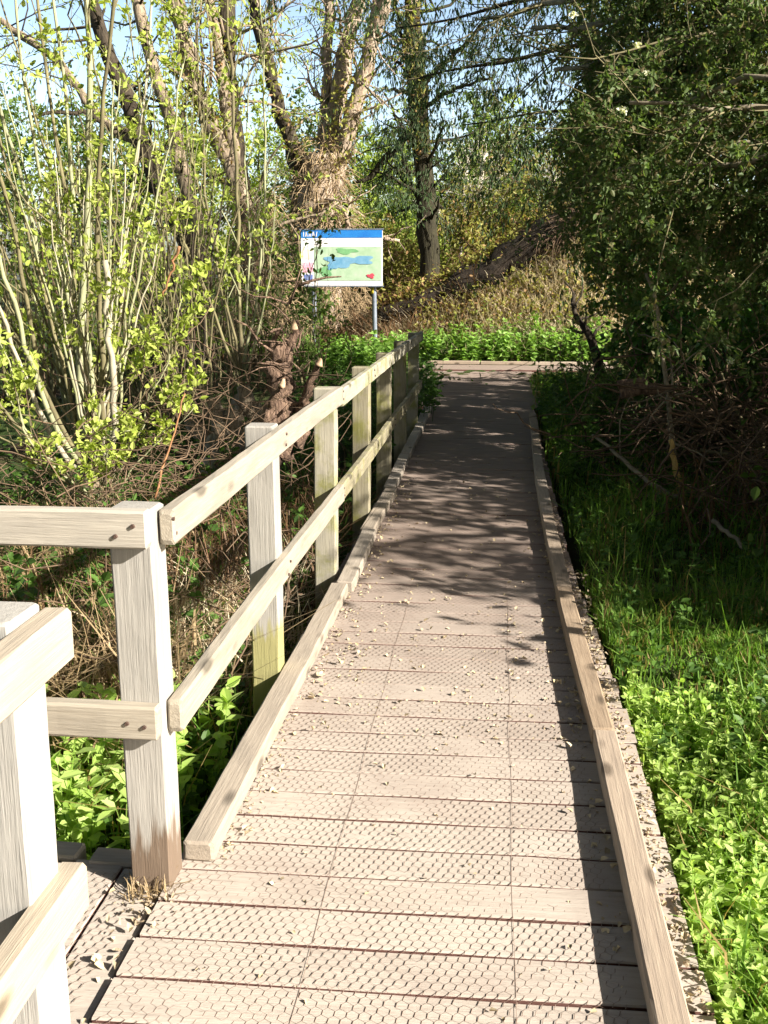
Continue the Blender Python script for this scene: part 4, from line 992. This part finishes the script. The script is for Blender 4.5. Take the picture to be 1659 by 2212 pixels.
for pts, Yd in (([(636, 712), (634, 690)], 7.85), ([(609, 836), (613, 818)], 7.66), ([(688, 790), (693, 774)], 7.86)):
    B = Buf(); P, rr = limb(path(pts, Yd), .032, .010, 5); add_tubes(B, P, rr, 8, .12); B.build('broken_face', M['cut'], st)
P, rr = tangle(26, at(615, 760, 7.9), np.array([.07, .05, .24]), (.15, .45), (.004, .014), n=4, up=.7); B = Buf(); add_tubes(B, P, rr, 4); B.build('splinters', M['stump'], st)

# ------------------------------------------------------------------ left verge: tangles, dead reeds, nettles
for i, (px, py, Yd, n, lab) in enumerate(((420, 1000, 6.8, 130, 'tangle of dead brown twigs behind the top rail near the corner post'), (120, 1040, 6.2, 110, 'tangle of pale dead twigs behind the rail at the left edge'),
                           (470, 1240, 5.0, 110, 'brown twig litter seen between the two rails beside the second post'), (500, 860, 8.2, 120, 'dark twiggy brush to the left of the broken stump'))):
    c = at(px, py, Yd); o = thing('twig_tangle', lab, 'dead twigs', c, 'twig tangles on the left'); c[2] = max(c[2], hgt(c[0], c[1])+.05)
    P, rr = tangle(n, c, np.array([.42, .4, .2]), (.3, 1.2), (.0025, .006), wob=.24); B = Buf(); add_tubes(B, P, rr, 4); B.build('twigs', M['twig'], o)
def patch(name, N, cx, cy, sx, sy, h, wd, mat, lean, bend, dz=0.):
    x = rng.normal(cx, sx, N); y = rng.normal(cy, sy, N); ok = x < -.95; p = onground(x[ok], y[ok]); p[:, 2] += dz
    V, Fq = blades(p, rng.uniform(*h, len(p)), rng.uniform(*wd, len(p)), lean, bend); return mesh_obj(name, V, [Fq], mat, None, False)
for cx, cy, sx, sy, n, m_, h, lab in ((-1.62, 4.0, .25, .28, 520, 'grass_dry', (.4, .95), 'dry straw tussock below the cross rails'), (-2.5, 4.2, .4, .4, 500, 'bracken_dark', (.4, .8), 'dry straw tussock at the left edge under the top cross rail'),
                                  (-1.6, 5.6, .35, .5, 1000, 'bracken_dark', (.3, .8), 'brown dead fern clump behind the second railing post'), (-1.3, 4.9, .2, .4, 600, 'bracken', (.3, .7), 'rusty dead fern clump close behind the second railing post'),
                                  (-1.5, 7.2, .35, .6, 800, 'bracken_dark', (.3, .8), 'brown dead fern clump at the foot of the broken stump'), (-2.9, 6., .6, .6, 900, 'grass_dry', (.3, .8), 'dry grass clump below the left willow shoots')):
    tag(patch('grass_tussock', n, cx, cy, sx, sy, h, (.006, .014), M[m_], .5, .9), lab, 'tussock', 'dead tussocks on the left')
N = 640; nettles('weed_bed', 'dark green undergrowth among the dead twigs on the left', 'weeds', rng.uniform(-4.2, -1.1, N), rng.uniform(4.2, 9, N), rng.uniform(.2, .65, N), M['weed_dark'], .075, 6)
tag(patch('green_grass', 2600, -1.7, 4.6, .6, 1.5, (.2, .6), (.006, .012), M['grass'], .4, .6), kind='stuff')
N = 130; nettles('nettle_bed', 'sunlit nettles left of the corner post', 'nettles', rng.uniform(-2.1, -1.0, N), rng.uniform(2.75, 3.7, N), rng.uniform(.25, .52, N), M['nettle'], .075, 6)
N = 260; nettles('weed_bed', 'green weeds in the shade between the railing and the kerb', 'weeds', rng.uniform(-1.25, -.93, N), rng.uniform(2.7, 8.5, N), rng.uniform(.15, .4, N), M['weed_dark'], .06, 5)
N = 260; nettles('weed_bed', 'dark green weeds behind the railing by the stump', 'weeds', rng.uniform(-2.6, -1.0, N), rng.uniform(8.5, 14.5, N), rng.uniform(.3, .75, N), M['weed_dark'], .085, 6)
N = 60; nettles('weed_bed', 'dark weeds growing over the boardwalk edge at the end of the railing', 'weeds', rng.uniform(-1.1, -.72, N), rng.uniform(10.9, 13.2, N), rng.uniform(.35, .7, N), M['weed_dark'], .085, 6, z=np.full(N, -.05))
stick('orange_stem', 'broken orange twig standing upright among the left shoots', 'twig', [(352, 640), (365, 600), (388, 532)], 7.2, 7.2, .006, .011, M['twig_red'])
stick('orange_stem', 'long rusty orange stem slanting up behind the corner post', 'twig', [(335, 1075), (360, 990), (400, 850)], 6.0, 6.2, .008, .005, M['twig_red'])

# ------------------------------------------------------------------ right verge: grass and leafy weeds
def rgrass(N, xa, xb, ya, yb, h, wd, mat, name):
    y = rng.uniform(ya, yb, N); x = np.maximum(xa, .55-.02*4*sstep(3, 6, y))+np.abs(rng.uniform(0, 1, N))**1.0*(xb-xa)
    cl = np.sin(x*5.1+y*3.3)*np.sin(x*2.3-y*4.7); ok = rng.random(N) < .65+.35*cl; p = onground(x[ok], y[ok])
    hh = rng.uniform(*h, len(p))*(.8+.35*cl[ok]); V, Fq = blades(p, hh, rng.uniform(*wd, len(p)), .35, .75)
    return tag(mesh_obj(name, V, [Fq], mat, None, False), kind='stuff')
rgrass(26000, .50, 1.7, 1.2, 5.2, (.05, .17), (.004, .008), M['grass'], 'grass')
rgrass(26000, .50, 2.4, 1.2, 8.5, (.05, .19), (.004, .009), M['grass'], 'grass')
rgrass(16000, .44, 4.5, 6.5, 16.3, (.1, .35), (.008, .016), M['grass'], 'grass')
rgrass(2600, .55, 2.0, 1.3, 4.2, (.12, .32), (.004, .009), M['grass'], 'tall_grass')
rgrass(900, .6, 2.6, 2.8, 7.5, (.2, .42), (.005, .009), M['grass'], 'tall_grass')
N = 2300; nettles('weed_bed', 'bright leafy weeds along the right kerb nearest the viewer', 'weeds', .53+rng.random(N)**1.3*1.1, 1.3+2.6*rng.random(N)**1.3, rng.uniform(.04, .16, N), M['nettle'], .036, 4)
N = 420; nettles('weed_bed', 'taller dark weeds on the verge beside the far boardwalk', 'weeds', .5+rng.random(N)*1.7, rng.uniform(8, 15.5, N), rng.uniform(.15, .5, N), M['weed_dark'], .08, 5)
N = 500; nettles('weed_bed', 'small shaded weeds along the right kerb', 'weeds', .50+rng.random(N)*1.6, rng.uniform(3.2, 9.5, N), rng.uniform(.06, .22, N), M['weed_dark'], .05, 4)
# grass and debris caught at the foot of the corner post
p = np.stack([rng.uniform(-.96, -.82, 60), rng.uniform(2.29, 2.35, 60), np.full(60, -.02)], 1)
V, Fq = blades(p, rng.uniform(.03, .08, 60), .004, .9, .9); tag(mesh_obj('dry_grass', V, [Fq], M['grass_dry'], None, False), kind='stuff')
p = np.stack([rng.normal(-.85, .05, 90), rng.normal(2.24, .07, 90), np.full(90, -.006)], 1)
V, Fq = leaves(p, np.zeros_like(p), .022, up=2, droop=0); tag(mesh_obj('leaf_litter', V, [Fq], M['debris'], None, False), kind='stuff')
# a low leafy bush just outside the picture throws the shade patches on the verge
thicket('bramble_bush', 'low bramble bush in the verge just right of the picture', (2.5, 2.6, 0), .35, .4, .62, 20, 'leaf_mid', 2600, .06, None)
thicket('bramble_bush', 'larger bramble bush in the verge just right of the picture', (2.6, 4.85, 0), .8, .9, 1.45, 40, 'leaf_mid', 9000, .065, None)
thicket('bramble_bush', 'farther bramble bush in the verge just right of the picture', (2.95, 6.2, 0), .8, .9, 1.5, 40, 'leaf_mid', 9000, .065, None)

for o in bpy.data.objects:
    if '_loc' in o: del o['_loc']
